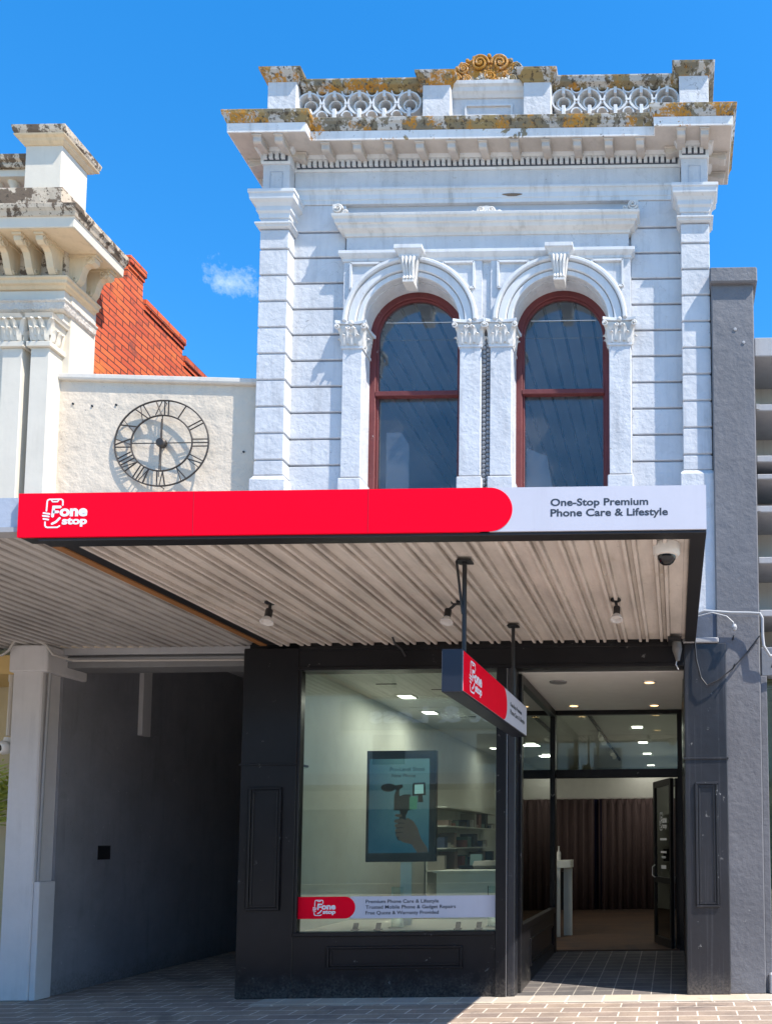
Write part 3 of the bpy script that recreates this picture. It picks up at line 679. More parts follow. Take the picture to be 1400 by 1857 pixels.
# piers, bases and leaf capitals
def leaf(mb, base, out, up, h, wd, curl=.05):
    base, out, up = Vector(base), Vector(out).normalized(), Vector(up); sd = out.cross(up).normalized()
    prof = [(0, 0, 1), (.012, .3, 1.1), (.015, .6, 1.0), (curl*.6, .85, .8), (curl, 1.0, .5), (curl*1.15, .9, .25)]
    n = len(prof); b = len(mb.v)
    for (o, z, k) in prof:
        for s_, dd in ((-1, 0), (-.5, .008), (0, .018), (.5, .008), (1, 0)):
            mb.v.append(tuple(base+up*z*h+out*(o+dd)+sd*s_*wd*.5*k))
    for i in range(n-1):
        for j in range(4):
            mb.f.append((b+i*5+j, b+i*5+j+1, b+(i+1)*5+j+1, b+(i+1)*5+j))
def pier(x0, x1, yb=.16):
    y0 = -.07
    obj('window_pier', MB().box(x0, x1, y0, yb, 5.56, 7.03), WHITE, B, bevel=.006)
    obj('pier_base', MB().box(x0-.02, x1+.02, y0-.025, yb, 3.98, 5.54), WHITE, B, bevel=.01)
    obj('pier_necking', MB().sweep([(x0,yb),(x0,y0),(x1,y0),(x1,yb)], [(-.03,7.015),(.012,7.015),(.014,7.04),(-.03,7.04)]), TRIM, B)
    cb = MB(); z0, z1 = 7.04, 7.27
    e = .03
    cb.add([(x0,y0,z0),(x1,y0,z0),(x1,yb,z0),(x0,yb,z0),(x0-e,y0-e,z1),(x1+e,y0-e,z1),(x1+e,yb,z1),(x0-e,yb,z1)],
           [(0,3,2,1),(4,5,6,7),(0,1,5,4),(1,2,6,5),(2,3,7,6),(3,0,4,7)])
    co = obj('leaf_capital', cb, CARV, B)
    lf = MB(); cx = (x0+x1)/2; w_ = x1-x0
    for dx in (-.36, 0, .36): leaf(lf, (cx+dx*w_, y0-.004, z0), (0,-1,0), (0,0,1), .11, w_*.36, .045)
    for dx in (-.2, .2): leaf(lf, (cx+dx*w_, y0-.012, z0+.02), (0,-1,0), (0,0,1), .16, w_*.3, .05)
    for sx in (-1, 1):
        X = x0 if sx < 0 else x1
        for dy in (.03, .11): leaf(lf, (X+sx*.004, y0+dy, z0), (sx,0,0), (0,0,1), .11, .08, .045)
        leaf(lf, (X, y0, z0+.04), (sx,-1,0), (0,0,1), .17, .07, .07)
        t_ = spiral(X+sx*.035, 7.235, .032, y0-.055, 1.5, -sx, PI/2, 20, .011); lf.add(t_.v, t_.f)
        t_ = spiral(cx+sx*.03, 7.225, .022, y0-.045, 1.3, sx, PI/2, 14, .008); lf.add(t_.v, t_.f)
    lf.lathe([(.03,0),(.026,.012),(.012,.02),(0,.022)], (cx, y0-.045, 7.285), (0,-1,0), 10)
    obj('carved_leaves', lf, CARV, co, smooth=True)
    # concave abacus
    o_ = .065; pts = []
    def edge(a, b, dep):
        for i in range(8):
            f = i/8; s_ = 4*f*(1-f)*dep; A, B_ = Vector(a), Vector(b); d = (B_-A).normalized(); nn = Vector((-d.y, d.x))
            pts.append(tuple(A+(B_-A)*f+nn*s_))
    edge((x0-o_, y0-o_), (x1+o_, y0-o_), .028); edge((x1+o_, y0-o_), (x1+o_, yb), .02)
    pts.append((x1+o_, yb)); pts.append((x0-o_, yb))
    edge((x0-o_, yb), (x0-o_, y0-o_), .02)
    obj('abacus', MB().pxy(pts, 7.275, 7.312), TRIM, co, bevel=.004)
pier(-3.615, -3.398); pier(-2.322, -2.085); pier(-1.985, -1.747); pier(-.677, -.437)
# weathered carved strip between the twin piers
st = MB().box(-2.085, -1.985, -.02, .0, 5.05, 7.3)
for i in range(34):
    z = 5.42+i*.052
    for sx in (-1, 1):
        st.lathe([(.024,-.012),(.022,.012),(.0,.022)], (-2.035+sx*.022, -.028, z+(.02 if sx > 0 else 0)), (sx*.35,-1,-.35), 7)
obj('carved_strip', st, DARKC, B)
ev = obj('spandrel_joint', MB().box(-2.085, -1.985, -.035, -.004, 7.3, 8.04), WHITE, B)
# sash windows
for k, (cx, r) in enumerate(WIN):
    wn = MB(); ri = r-.068; y0, y1 = .16, .24
    wn.ring(cx, SPR, ri, r+.01, y0, y1, 0, PI, 36)
    wn.box(cx-r-.01, cx-ri, y0, y1, 5.05, SPR); wn.box(cx+ri, cx+r+.01, y0, y1, 5.05, SPR)
    W_ = obj('sash_window', wn, REDF, B, bevel=.006)
    f2 = MB(); rj = ri-.032
    f2.ring(cx, SPR, ri-.022, ri+.002, y0+.02, y1-.005, 0, PI, 36)
    for sx in (-1, 1):
        f2.box(*sorted((cx+sx*(ri+.002), cx+sx*(ri-.022))), y0+.02, y1-.005, 6.66, SPR)
        f2.box(*sorted((cx+sx*(ri+.002), cx+sx*(ri-.022))), y0+.035, y1+.01, 5.05, 6.62)
    f2.box(cx-ri, cx+ri, y0-.005, y1-.01, 6.605, 6.66)
    obj('sash_frame', f2, REDF, W_, bevel=.004)
    gl = MB().ring(cx, SPR, 0.002, ri-.01, .205, .211, 0, PI, 36); gl.box(cx-ri+.01, cx+ri-.01, .205, .211, 6.64, SPR-.0005)
    obj('upper_pane', gl, GLASSU, W_)
    obj('lower_pane', MB().box(cx-ri+.01, cx+ri-.01, .222, .228, 5.05, 6.62), GLASSU, W_)
    obj('glazing_line', MB().box(cx-ri*.80, cx+ri*.80, .198, .204, 7.49, 7.496), TRIM, W_)
# upstairs room behind the windows
rm = MB(); rm.box(-4.2, .16, .36, 6, 4.8, 4.9)
obj('upstairs_floor', rm, TIMBER, B)
obj('upstairs_ceiling', MB().box(-4.2, .16, .36, 6, 7.98, 8.05), BOARDS, B)
obj('upstairs_wall', MB().box(-4.2, .16, 5.9, 6, 4.9, 7.98).box(-4.2, -4.15, .36, 5.9, 4.9, 7.98).box(.11, .16, .36, 5.9, 4.9, 7.98), plain('dim_blue_wall', (.40,.45,.55), .8), B)
obj('pane_reflection_shape', MB().pxz([(-3.25,5.1),(-2.98,5.1),(-2.99,6.1),(-3.08,6.25),(-3.25,6.25)], .3, .31), plain('painted_reflection_left', (.28,.30,.33), .9), B)  # pale shape standing in for a reflection in the left window
obj('pane_reflection_shape', MB().pxz([(-1.65,5.1),(-1.36,5.1),(-1.35,5.55),(-1.42,5.95),(-1.65,6.05)], .3, .31), plain('painted_reflection_right', (.28,.30,.33), .9), B)  # same painted reflection shape for the right window
# --- ground floor shopfront
ZS = 3.63
def panelled(x0, x1, zs, name, m=BLACK, rail=None):
    o = obj(name, MB().box(x0, x1, -.25, (-.1 if x0 < -1 else .33), 0, ZS), m, B, bevel=.01)
    for (a, b, c, d) in zs:
        fr = MB()
        for (e, y) in ((0, -.272), (.028, -.262)):
            A, B_, C_, D_ = a+e, b-e, c+e, d-e; t = .024
            fr.box(A, B_, y, -.245, C_, C_+t); fr.box(A, B_, y, -.245, D_-t, D_)
            fr.box(A, A+t, y, -.245, C_+t, D_-t); fr.box(B_-t, B_, y, -.245, C_+t, D_-t)
        obj('raised_panel', fr, m, o, bevel=.005)
    if rail: obj('pilaster_band', MB().box(x0-.01, x1+.01, -.262, .0, rail-.012, rail+.012), m, o, bevel=.004)
    return o
panelled(-4.512, -3.925, [(-4.41, -4.07, .895, 2.165)], 'black_pilaster', BLACK, 2.40)
panelled(.10, .545, [(.205, .44, .885, 2.17)], 'black_pilaster', BLACKW, 2.415)
obj('pilaster_top_ledge', MB().box(.09, .47, -.27, .0, ZS, ZS+.055), CONC, B, bevel=.01)
obj('pilaster_upper_block', MB().box(.12, .46, -.20, .0, ZS+.055, 3.98), paint('blue_grey_old_paint', (.10,.12,.16), .7, .3, chips=1.0), B, bevel=.008)
obj('upper_cladding_block', MB().box(-4.50, -3.9, -.15, .0, ZS, 3.98), BLACK, B)
fs = MB().box(-3.925, .10, -.25, -.05, 3.385, 3.72); obj('fascia_board', fs, BLACK, B, bevel=.006)
fm = MB().box(-3.925, .10, -.27, -.25, 3.385, 3.42).box(-3.925, .10, -.265, -.25, 3.60, 3.64); obj('fascia_moulding', fm, BLACK, B, bevel=.004)
# display window
wf = MB(); wx0, wx1, wz0, wz1 = -3.925, -1.852, .668, 3.39
wf.box(wx0-.0, wx0+.028, -.25, -.15, .64, wz1); wf.box(wx1, wx1+.11, -.27, -.12, 0, wz1)
wf.box(wx0, wx1, -.265, -.13, .625, .668)
FW = obj('display_window', wf, BLACK, B, bevel=.006)
obj('glass_pane', MB().box(wx0+.02, wx1+.002, -.205, -.197, wz0-.01, wz1), GLASS, FW)
obj('corner_post', MB().box(-1.735, -1.655, -.25, -.08, 0.0, 3.39), BLACKW, B, bevel=.008)
obj('corner_trim', MB().box(-1.742, -1.736, -.262, -.10, .0, 3.39), plain('aluminium_trim', (.35,.35,.36), .35, metal=.8), B)
sr = obj('stall_riser', MB().box(wx0, wx1, -.245, -.12, 0, .63), BLACK, B)
fr = MB(); a, b, c, d = -3.57, -2.19, .295, .525
for (e, y) in ((0, -.266), (.026, -.256)):
    A, B_, C_, D_ = a+e, b-e, c+e, d-e; t = .022
    fr.box(A, B_, y, -.24, C_, C_+t); fr.box(A, B_, y, -.24, D_-t, D_); fr.box(A, A+t, y, -.24, C_+t, D_-t); fr.box(B_-t, B_, y, -.24, C_+t, D_-t)
obj('raised_panel', fr, BLACK, sr, bevel=.004)
# window decal strip
FR = Frame((0, -.2055, 0), (1,0,0), (0,0,1))
dc = MB(); poly2d(dc, [(-3.36,.802),(-1.852,.802),(-1.852,1.027),(-3.36,1.027)], FR, .0002, .0012)
DC = obj('window_decal', dc, SIGNW, FW)
dr = MB(); R_ = .1125; pts = [(-3.905,.802),(-3.42,.802)]+[(-3.42+R_*math.cos(q), .9145+R_*math.sin(q)) for q in [(-PI/2+PI*i/16) for i in range(17)]]+[(-3.905,1.027)]
poly2d(dr, pts, FR, .0014, .0022); obj('decal_red_end', dr, RED, DC)
FR2 = Frame((0, -.208, 0), (1,0,0), (0,0,1))
obj('decal_logo', logo_mb(FR2, -3.745, .832, .165, .95), WHITEV, DC)
for i, (s_, u1) in enumerate((('Premium Phone Care & Lifestyle', -2.447), ('Trusted Mobile Phone & Gadget Repairs', -2.272), ('Free Quote & Warranty Provided', -2.447))):
    obj('decal_lettering', text_mb(s_, (-3.2, u1, .957-.058*i-.012, .993-.058*i), FR2, .012), INK, DC)
# entry recess
SWm = MB(); sx = -1.662
SWm.box(sx-.03, sx+.04, -.08, .02, 0, 3.36); SWm.box(sx-.03, sx+.04, 2.28, 2.42, 0, 3.36)
SWm.box(sx-.03, sx+.04, .02, 2.28, 3.27, 3.36); SWm.box(sx-.03, sx+.04, .02, 2.28, .62, .70)
SW = obj('entry_side_window', SWm, BLACK, B, bevel=.005)
obj('side_pane', MB().box(sx-.004, sx+.004, .0, 2.30, .69, 3.28), GLASS, SW)
rs = obj('entry_stall_riser', MB().box(sx-.03, sx+.03, .02, 2.28, 0, .62), BLACK, B)
fr = MB()
for (e, x) in ((0, sx+.05), (.026, sx+.04)):
    A, B_, C_, D_ = .45+e, 2.1-e, .2+e, .5-e; t = .022
    fr.box(sx+.02, x, A, B_, C_, C_+t); fr.box(sx+.02, x, A, B_, D_-t, D_); fr.box(sx+.02, x, A, A+t, C_+t, D_-t); fr.box(sx+.02, x, B_-t, B_, C_+t, D_-t)
obj('raised_panel', fr, BLACK, rs)
obj('entry_ceiling', MB().box(-1.70, .12, -.05, 2.44, 3.372, 3.382), CEILW, B)
obj('entry_side_wall', MB().box(.095, .3, .33, 2.5, 0, 3.4), BLACK, B)
struct(obj('entry_floor', MB().add([(-1.69,-.2,.001),(.12,-.2,.001),(.12,2.36,.10),(-1.69,2.36,.10),(-1.69,-.2,-.1),(.12,-.2,-.1),(.12,2.36,-.1),(-1.69,2.36,-.1)],
    [(0,1,2,3),(4,7,6,5),(0,4,5,1),(1,5,6,2),(2,6,7,3),(3,7,4,0)]), ENTRYT))
def downlight(x, y, z, m=LAMPW, r=.075):
    o = obj('downlight', MB().lathe([(r,0),(r,.012),(r*.82,.014),(r*.8,.004)], (x, y, z), (0,0,-1), 20), CEILW, B)
    obj('lamp_disc', MB().lathe([(r*.7,0),(r*.66,.006)], (x, y, z-.006), (0,0,-1), 16), m, o)
    return o
for x, y in ((-.281,.47), (-1.33,1.97), (-.266,2.0)): downlight(x, y, 3.372)
obj('ceiling_vent', MB().lathe([(.10,0),(.095,.014),(.03,.016)], (-1.307,.41,3.372), (0,0,-1), 20), plain('grey_vent', (.25,.25,.25)), B)
# door frame, transom and folded door leaves
df = MB(); yd0, yd1 = 2.37, 2.46
df.box(-1.70, -1.63, yd0, yd1, .08, 3.37); df.box(.035, .10, yd0, yd1, .08, 3.37)
df.box(-1.63, .035, yd0, yd1, 3.31, 3.37); df.box(-1.63, .035, yd0, yd1, 2.44, 2.555)
DF = obj('door_frame', df, BLACK, B, bevel=.005)
obj('transom_pane', MB().box(-1.64, .045, 2.41, 2.416, 2.55, 3.315), GLASS, DF)
def leafdoor(hx, hy, dx, dy, wd, name='door_leaf'):
    d = Vector((dx, dy, 0)).normalized(); n = Vector((-d.y, d.x, 0)); mb = MB(); o = Vector((hx, hy, 0)); t = .045
    def bar(a0, a1, z0, z1): mb.obox(o+d*a0-n*t/2+Vector((0,0,z0)), d*(a1-a0), n*t, (0,0,z1-z0))
    bar(0, .07, .115, 2.43); bar(wd-.07, wd, .115, 2.43); bar(.07, wd-.07, .115, .22); bar(.07, wd-.07, 2.34, 2.43); bar(.07, wd-.07, .98, 1.06)
    D = obj(name, mb, BLACK, B, bevel=.004)
    g = MB().obox(o+d*.06-n*.003+Vector((0,0,.2)), d*(wd-.12), n*.006, (0,0,2.16)); obj('door_pane', g, GLASS, D)
    al = MB().obox(o-n*(t/2+.006)+Vector((0,0,.12)), d*.012, n*.006, (0,0,2.3)); obj('edge_strip', al, plain('door_edge_aluminium', (.4,.4,.4), .4, metal=.7), D)
    return D, d, n, o
D1, d, n, o = leafdoor(-.05, 2.44, -.34, 1.0, .80)
D2, d2, n2, o2 = leafdoor(.02, 2.46, -.10, 1.0, .80)
h = MB().tube([o+d*.70+n*.03+Vector((0,0,1.05)), o+d*.70+n*.07+Vector((0,0,1.08)), o+d*.70+n*.07+Vector((0,0,1.2)), o+d*.70+n*.03+Vector((0,0,1.23))], .008, 8)
obj('door_handle', h, STEELW, D1)
fd = Frame(o+n*.006, (-d).to_tuple(), (0,0,1))
fd = Frame(o+n*.006, tuple(-d), (0,0,1))
lg = logo_mb(fd, -.55, 1.72, .26, .85); obj('door_logo', lg, WHITEV, D1)
bl = MB()
for (v_, hh, a, b) in ((1.58,.03,-.52,-.22),(1.40,.028,-.50,-.24),(1.33,.028,-.46,-.28),(1.18,.05,-.48,-.26)):
    poly2d(bl, [(a, v_), (b, v_), (b, v_+hh), (a, v_+hh)], fd)
obj('door_hours_panel', bl, WHITEV, D1)
# shop interior
struct_floor = obj('shop_floor', MB().box(-3.93, .3, 2.44, 11.8, .0, .11).box(-3.93, -1.72, -.10, 2.44, .0, .11), TIMBER, B)
obj('shop_ceiling', MB().box(-4.0, -1.70, -.05, 2.44, 3.45, 3.50).box(-4.0, .35, 2.47, 11.8, 3.45, 3.5), CEILW, B)
obj('interior_wall', MB().box(-4.02, -3.93, -.098, 11.8, .1, 3.45).box(.20, .30, 2.5, 11.8, .1, 3.45).box(-3.93, .2, 11.7, 11.78, .1, 3.45), INTW, B)
obj('lane_facing_wall', MB().box(-4.5, -4.022, -.098, 12, 0, 3.62), DARKW, B)
obj('bulkhead', MB().box(-3.93, .2, 8.85, 9.0, 2.50, 3.12), INTW, B)
for (x, y) in ((-.612,4.48),(-.60,6.5),(-.59,8.4),(-.59,11.0),(-3.41,1.58),(-3.5,2.83),(-3.55,7.2)):
    o_ = obj('light_panel', MB().box(x-.11, x+.11, y-.13, y+.13, 3.436, 3.449), CEILW, B)
    obj('lamp_face', MB().box(x-.085, x+.085, y-.105, y+.105, 3.430, 3.4355), LAMPC, o_)
    la = bpy.data.lights.new('ceiling_lamp', 'AREA'); la.energy = 2.4; la.size = .2; la.color = (1,.95,.86)
    lo = bpy.data.objects.new('ceiling_lamp', la); COL.objects.link(lo); lo.location = (x+(.25 if x < -3 else 0), y, 3.40); la.energy = 8 if (x < -3 and y < 4) else 2.2; la.size = .55 if x < -3 else .3
for (x, y) in ((-3.39,.8),(-2.85,1.17),(-3.07,3.3),(-2.6,2.2)): obj('ceiling_slot', MB().box(x-.12, x+.12, y-.012, y+.012, 3.442, 3.449), BLACKM, B)
tr = obj('lighting_track', MB().box(-1.27, -1.23, 2.7, 9.5, 3.40, 3.44), BLACKM, B)
for y in (4.7, 5.2, 7.0, 7.5):
    obj('track_spotlight', MB().tube([(-1.25,y,3.40),(-1.25,y,3.34)], .012, 6).lathe([(.03,0),(.04,.03),(.045,.12)], (-1.25,y,3.34), (.3,-.6,-.6), 12), STEELW, tr)
def drape(x0, x1, y, z0, z1, folds, m, label):
    mb = MB(); n = folds*10; pts = []
    for i in range(n+1):
        f = i/n; pts.append((x0+(x1-x0)*f, y+.045*math.sin(f*folds*2*PI)+.012*math.sin(f*folds*5.3*PI)))
    v = []
    for z in (z0, z1):
        for p in pts: v.append((p[0], p[1], z))
    mb.add(v, [(i, i+1, n+2+i, n+1+i) for i in range(n)])
    o = obj('curtain', mb, m, None, smooth=True); sm = o.modifiers.new('thick', 'SOLIDIFY'); sm.thickness = .006
    return tag(o, label, 'curtain', None)
drape(-3.2, -1.76, 8.75, .13, 2.50, 8, CURT, 'dark plum curtain left of the navy gap at the back of the shop')
drape(-1.66, .19, 8.75, .13, 2.50, 11, CURT, 'dark plum curtain right of the navy gap, behind the open door')
drape(-1.84, -1.58, 8.82, .13, 2.50, 2, NAVY, 'narrow navy curtain between the two plum curtains')
cr_ = obj('curtain_rail', MB().tube([(-2.8,8.7,2.52),(.19,8.7,2.52)], .012, 8), STEELW); tag(cr_, 'thin pale curtain rail above the plum curtains at the back of the shop', 'curtain rail')
# white counter seen through the door
ct = thing('service_counter', 'white service counter with dark accessories behind the left side of the doorway', 'counter', (-1.85, 4.0, .11))
obj('counter_top', MB().box(-2.3, -1.635, 3.95, 4.3, 1.17, 1.29), INTW, ct, bevel=.005)
obj('side_panel', MB().box(-1.95, -1.80, 3.97, 4.01, .11, 1.17), INTW, ct); obj('side_panel', MB().box(-1.775, -1.645, 4.18, 4.24, .11, 1.17), INTW, ct)
obj('front_panel', MB().box(-2.3, -2.26, 3.97, 4.25, .11, 1.17), INTW, ct)
obj('stored_accessories', MB().box(-1.83,-1.76,4.3,4.5,.5,1.1), BLACKM, ct)
bt = obj('spray_bottle', MB().lathe([(.03,0),(.032,.12),(.012,.15),(.01,.2),(.018,.21),(.0,.22)], (-1.84,4.1,1.29), (0,0,1), 14), STEELW, None, smooth=True); tag(bt, 'small white spray bottle standing on the white service counter', 'bottle')
# display screen on its stand
tv = thing('display_screen', 'tall portrait advertising screen on a white post in the shop window', 'screen', (-3.1, .5, .11))
X0, X1, Z0, Z1 = -3.488, -2.70, 1.363, 2.62
obj('screen_case', MB().box(X0, X1, .5, .57, Z0, Z1), BLACKM, tv, bevel=.006)
m, t, b = nm('lit_screen_image'); c = t.nodes.new('ShaderNodeTexCoord'); sp = t.nodes.new('ShaderNodeSeparateXYZ'); t.links.new(c.outputs['Object'], sp.inputs[0])
f = ramp(t, sp.outputs[2], 1.5, 2.5); colr = mixc(t, f, (.015,.11,.19), (.16,.34,.36)); b.inputs['Base Color'].default_value = (.01,.01,.01,1)
g = ramp(t, sp.outputs[0], X0, X0+.35); colr = mixc(t, g, (.012,.085,.16), colr)
t.links.new(colr, b.inputs['Emission Color']); b.inputs['Emission Strength'].default_value = .26; b.inputs['Roughness'].default_value = .15
SCR = m
sc = obj('screen_face', MB().box(X0+.035, X1-.075, .492, .5, Z0+.10, Z1-.095), SCR, tv)
fs_ = Frame((0, .4915, 0), (1,0,0), (0,0,1))
DK = plain('screen_dark_shape', (.008,.012,.014), .3); SKN = plain('screen_hand_tone', (.10,.075,.06), .4, emit=.12); GRN = plain('screen_green_shape', (.03,.16,.10), .4, emit=.3)
PAL = plain('screen_pale_shape', (.20,.36,.36), .4, emit=.5)
obj('screen_caption', text_mb('Pro-Level Shots', (-3.22, -2.83, 2.385, 2.43), fs_, .005).add(*(lambda q: (q.v, q.f))(text_mb('New Phone', (-3.20, -2.93, 2.315, 2.355), fs_, .005))), DK, sc)
rig = MB()
poly2d(rig, [(-3.235+.085*math.cos(a*PI/12), 2.20+.048*math.sin(a*PI/12)) for a in range(24)], fs_, .0005, .002)
poly2d(rig, [(-3.17,2.22),(-3.08,2.235),(-3.07,2.20),(-3.11,2.18),(-3.11,2.10),(-3.06,2.12),(-2.98,2.12),(-2.98,1.94),(-3.17,1.94),(-3.17,2.10),(-3.15,2.17)], fs_, .0005, .0022)
stroke2d(rig, [(-2.95,2.24),(-2.83,2.245),(-2.825,2.12),(-2.955,2.115),(-2.95,2.24)], .02, fs_)
poly2d(rig, [(-2.90,2.11),(-2.85,2.11),(-2.84,2.03),(-2.90,2.03)], fs_); poly2d(rig, [(-3.11,1.95),(-3.01,1.95),(-3.02,1.90),(-3.10,1.90)], fs_)
poly2d(rig, [(-3.10,1.90),(-3.03,1.90),(-3.05,1.62),(-3.12,1.60),(-3.15,1.68)], fs_)
obj('screen_camera_rig', rig, DK, sc)
gp = MB(); poly2d(gp, [(-2.995,2.095),(-2.905,2.095),(-2.91,1.95),(-2.995,1.95)], fs_, .0023, .003); obj('screen_phone_shape', gp, GRN, sc)
pp = MB(); poly2d(pp, [(-2.94,2.23),(-2.84,2.232),(-2.838,2.13),(-2.94,2.125)], fs_, .0005, .0015); obj('screen_light_shape', pp, PAL, sc)
hd = MB()
poly2d(hd, [(-3.02,1.86),(-2.95,1.82),(-2.90,1.74),(-2.86,1.62),(-2.79,1.52),(-2.776,1.465),(-2.90,1.465),(-2.97,1.56),(-3.06,1.58),(-3.12,1.62),(-3.06,1.70),(-3.05,1.80)], fs_, .0003, .0009)
for i in range(4):
    z = 1.82-.052*i; stroke2d(hd, [(-3.145+.006*i, z), (-3.08, z+.006), (-3.03, z-.01)], .042, fs_, .0024, .003)
stroke2d(hd, [(-3.14,1.885),(-3.09,1.88)], .03, fs_, .0024, .003)
obj('screen_hand_picture', hd, SKN, sc)
obj('stand_post', MB().box(-3.10, -2.975, .53, .58, .14, Z0), INTW, tv); obj('stand_base', MB().box(-3.32, -2.78, .38, .74, .11, .135), INTW, tv)
# low white display counter and clear stands
lc = thing('display_counter', 'long low white display counter behind the shop window glass', 'counter', (-2.7, 1.5, .11))
obj('counter_body', MB().box(-2.97, -1.80, 1.45, 1.95, .11, 1.20), INTW, lc, bevel=.005); obj('counter_ledge', MB().box(-3.0, -1.78, 1.42, 1.98, 1.20, 1.225), INTW, lc)
pf = thing('window_platform', 'pale window display platform with low glass upstand', 'platform', (-2.9, .2, .11))
obj('platform_deck', MB().box(-3.93, -1.75, -.1, 1.2, .11, .66), plain('pale_platform', (.62,.60,.50), .5), pf)
ACR = glassm('clear_acrylic', (.9,.97,.95), 2.5)
for x in (-3.02, -1.98):
    s_ = obj('leaflet_holder', MB().box(x-.06, x+.06, .2, .24, .66, 1.10).box(x-.07, x+.07, .15, .3, .66, .675), ACR)
    tag(s_, 'clear acrylic leaflet holder standing behind the window beside the screen post' if x < -2.5 else 'clear acrylic leaflet holder at the right end of the window platform', 'leaflet holder', 'clear holders in the shop window')
for i, x in enumerate((-3.38,-3.14,-2.30,-2.08)):
    s_ = obj('phone_stand', MB().box(x-.035, x+.035, -.05, .02, .66, .672).pyz([(-.03,.672),(-.015,.672),(.02,.735),(.005,.735)], x-.025, x+.025), BLACKM)
    tag(s_, ('tiny dark phone stand on the window ledge under the logo decal', 'tiny dark phone stand on the window ledge left of the platform middle', 'tiny dark phone stand on the window ledge right of the platform middle', 'tiny dark phone stand nearest the right end of the window ledge')[i], 'phone stand', 'phone stands along the window ledge')
# stocked shelves further in, goods as individual boxes
sh = thing('wall_shelving', 'pale shelving unit filled with small accessories deep inside the shop', 'shelving', (-3.5, 5.0, .11))
obj('shelf_upright', MB().box(-3.92, -3.88, 4.0, 4.35, .11, 2.35), INTW, sh); obj('shelf_upright', MB().box(-3.92, -3.88, 5.7, 6.0, .11, 2.2), INTW, sh); obj('shelf_upright', MB().box(-3.92, -3.88, 7.4, 7.7, .11, 2.2), INTW, sh)
obj('shelf_back', MB().box(-3.925, -3.90, 4.0, 7.7, .11, 2.3), INTW, sh)
gc = [(.45,.42,.36),(.06,.06,.07),(.3,.22,.18),(.05,.07,.13),(.25,.1,.08),(.5,.48,.45),(.12,.2,.18)]
GM = [plain('goods_packaging', c_, .5) for c_ in gc]
for i, z in enumerate((.75, 1.15, 1.5, 1.85, 2.15)):
    obj('shelf', MB().box(-3.9, -3.58, 4.0, 7.7, z-.02, z), INTW, sh)
random.seed(3)
k = 0; cnt = 0; lastz = 0
ORD = 'first second third fourth fifth sixth seventh eighth ninth tenth eleventh twelfth thirteenth fourteenth fifteenth sixteenth seventeenth eighteenth nineteenth twentieth twenty-first twenty-second twenty-third twenty-fourth'.split()
for z in (1.15, 1.5, 1.85):
    y = 4.05
    while y < 7.5:
        wd = random.uniform(.09, .26); hh = random.choice((.06,.10,.14,.2,.27))*random.uniform(.8,1.1)
        if random.random() < .3: y += wd; continue
        o_ = obj('packaged_accessory', MB().box(-3.88, -3.62, y, y+wd*.85, z, z+hh), GM[k % 7]); kc = k % 7; k += 3 if k % 2 else 2
        lvl = {1.15:'lower', 1.5:'middle', 1.85:'upper'}[z]
        cnt = cnt+1 if z == lastz else 1; lastz = z
        colour = ('cream', 'black', 'brown', 'navy', 'red brown', 'pale grey', 'green')[kc]
        tag(o_, '%s boxed accessory, %s from the street end of the %s shelf inside the shop' % (colour, ORD[cnt-1], lvl), 'packaged goods', 'accessories on the wall shelves'); y += wd+.03
stl = thing('round_stool', 'round pale topped stool with dark drum base behind the display counter', 'stool', (-2.7, 3.0, .11))
obj('stool_seat', MB().lathe([(.0,1.10),(.17,1.10),(.19,1.14),(.17,1.20),(.0,1.21)], (-2.72,3.0,.11), (0,0,1), 24), GM[5], stl, smooth=True)
obj('stool_column', MB().lathe([(.15,.0),(.14,1.1)], (-2.72,3.0,.11), (0,0,1), 20), BLACKM, stl)
dk = thing('dark_work_desk', 'dark work desk beside the shelving inside the shop', 'desk', (-2.6,4.0,.11))
obj('desk_top', MB().box(-3.3, -1.95, 3.7, 4.3, 1.18, 1.23), BLACKM, dk); obj('desk_panel', MB().box(-3.28, -1.97, 3.75, 4.2, .11, 1.18), plain('brown_desk', (.09,.06,.05)), dk)
tb_ = obj('card_terminal', MB().pyz([(3.8,1.23),(3.95,1.23),(3.95,1.38),(3.83,1.40)], -3.16, -2.98), plain('teal_device', (.2,.32,.33), .4)); tag(tb_, 'small teal card terminal standing on the dark work desk', 'terminal')

# ------------------------------------------------------------------ shop awning and its sign
A = thing('shop_awning', 'flat shop awning with red and pale sign band and ribbed beige soffit', 'awning', (-2.1, -1.7, 3.65))
SBX0, SBX1 = -4.43, .229
obj('sign_box', MB().box(SBX0, SBX1, -3.235, -3.12, 3.66, 3.958), BLACKM, A)
SG = obj('sign_panel', MB().box(-1.30, SBX1, -3.25, -3.236, 3.655, 3.96), SIGNW, A)
rp = MB(); R_ = .1525; cz = 3.8075; FRS = Frame((0, -3.251, 0), (1,0,0), (0,0,1))
pts = [(SBX0, 3.655), (-1.235, 3.655)]+[(-1.235+R_*math.cos(q)*1.02, cz+R_*math.sin(q)) for q in [(-PI/2+PI*i/24) for i in range(25)]]+[(-1.235, 3.96), (SBX0, 3.96)]
poly2d(rp, pts, Frame((0,-3.25,0),(1,0,0),(0,0,1)), -.014, .003)
RP = obj('red_sign_panel', rp, RED, A)
SEAM = plain('sign_seam', (.5,.002,.02), .5)
for x in (-2.055, -3.24): obj('sign_joint', MB().box(x, x+.003, -3.2545, -3.2535, 3.66, 3.957), SEAM, RP)
FRL = Frame((0, -3.2532, 0), (1,0,0), (0,0,1))
obj('sign_logo', logo_mb(FRL, -4.262, 3.715, .207, .98), WHITEV, RP)
FRL2 = Frame((0, -3.2502, 0), (1,0,0), (0,0,1))
obj('sign_lettering', text_mb('One-Stop Premium', (-.822, -.162, 3.811, 3.878), FRL2, .024), INK, SG)
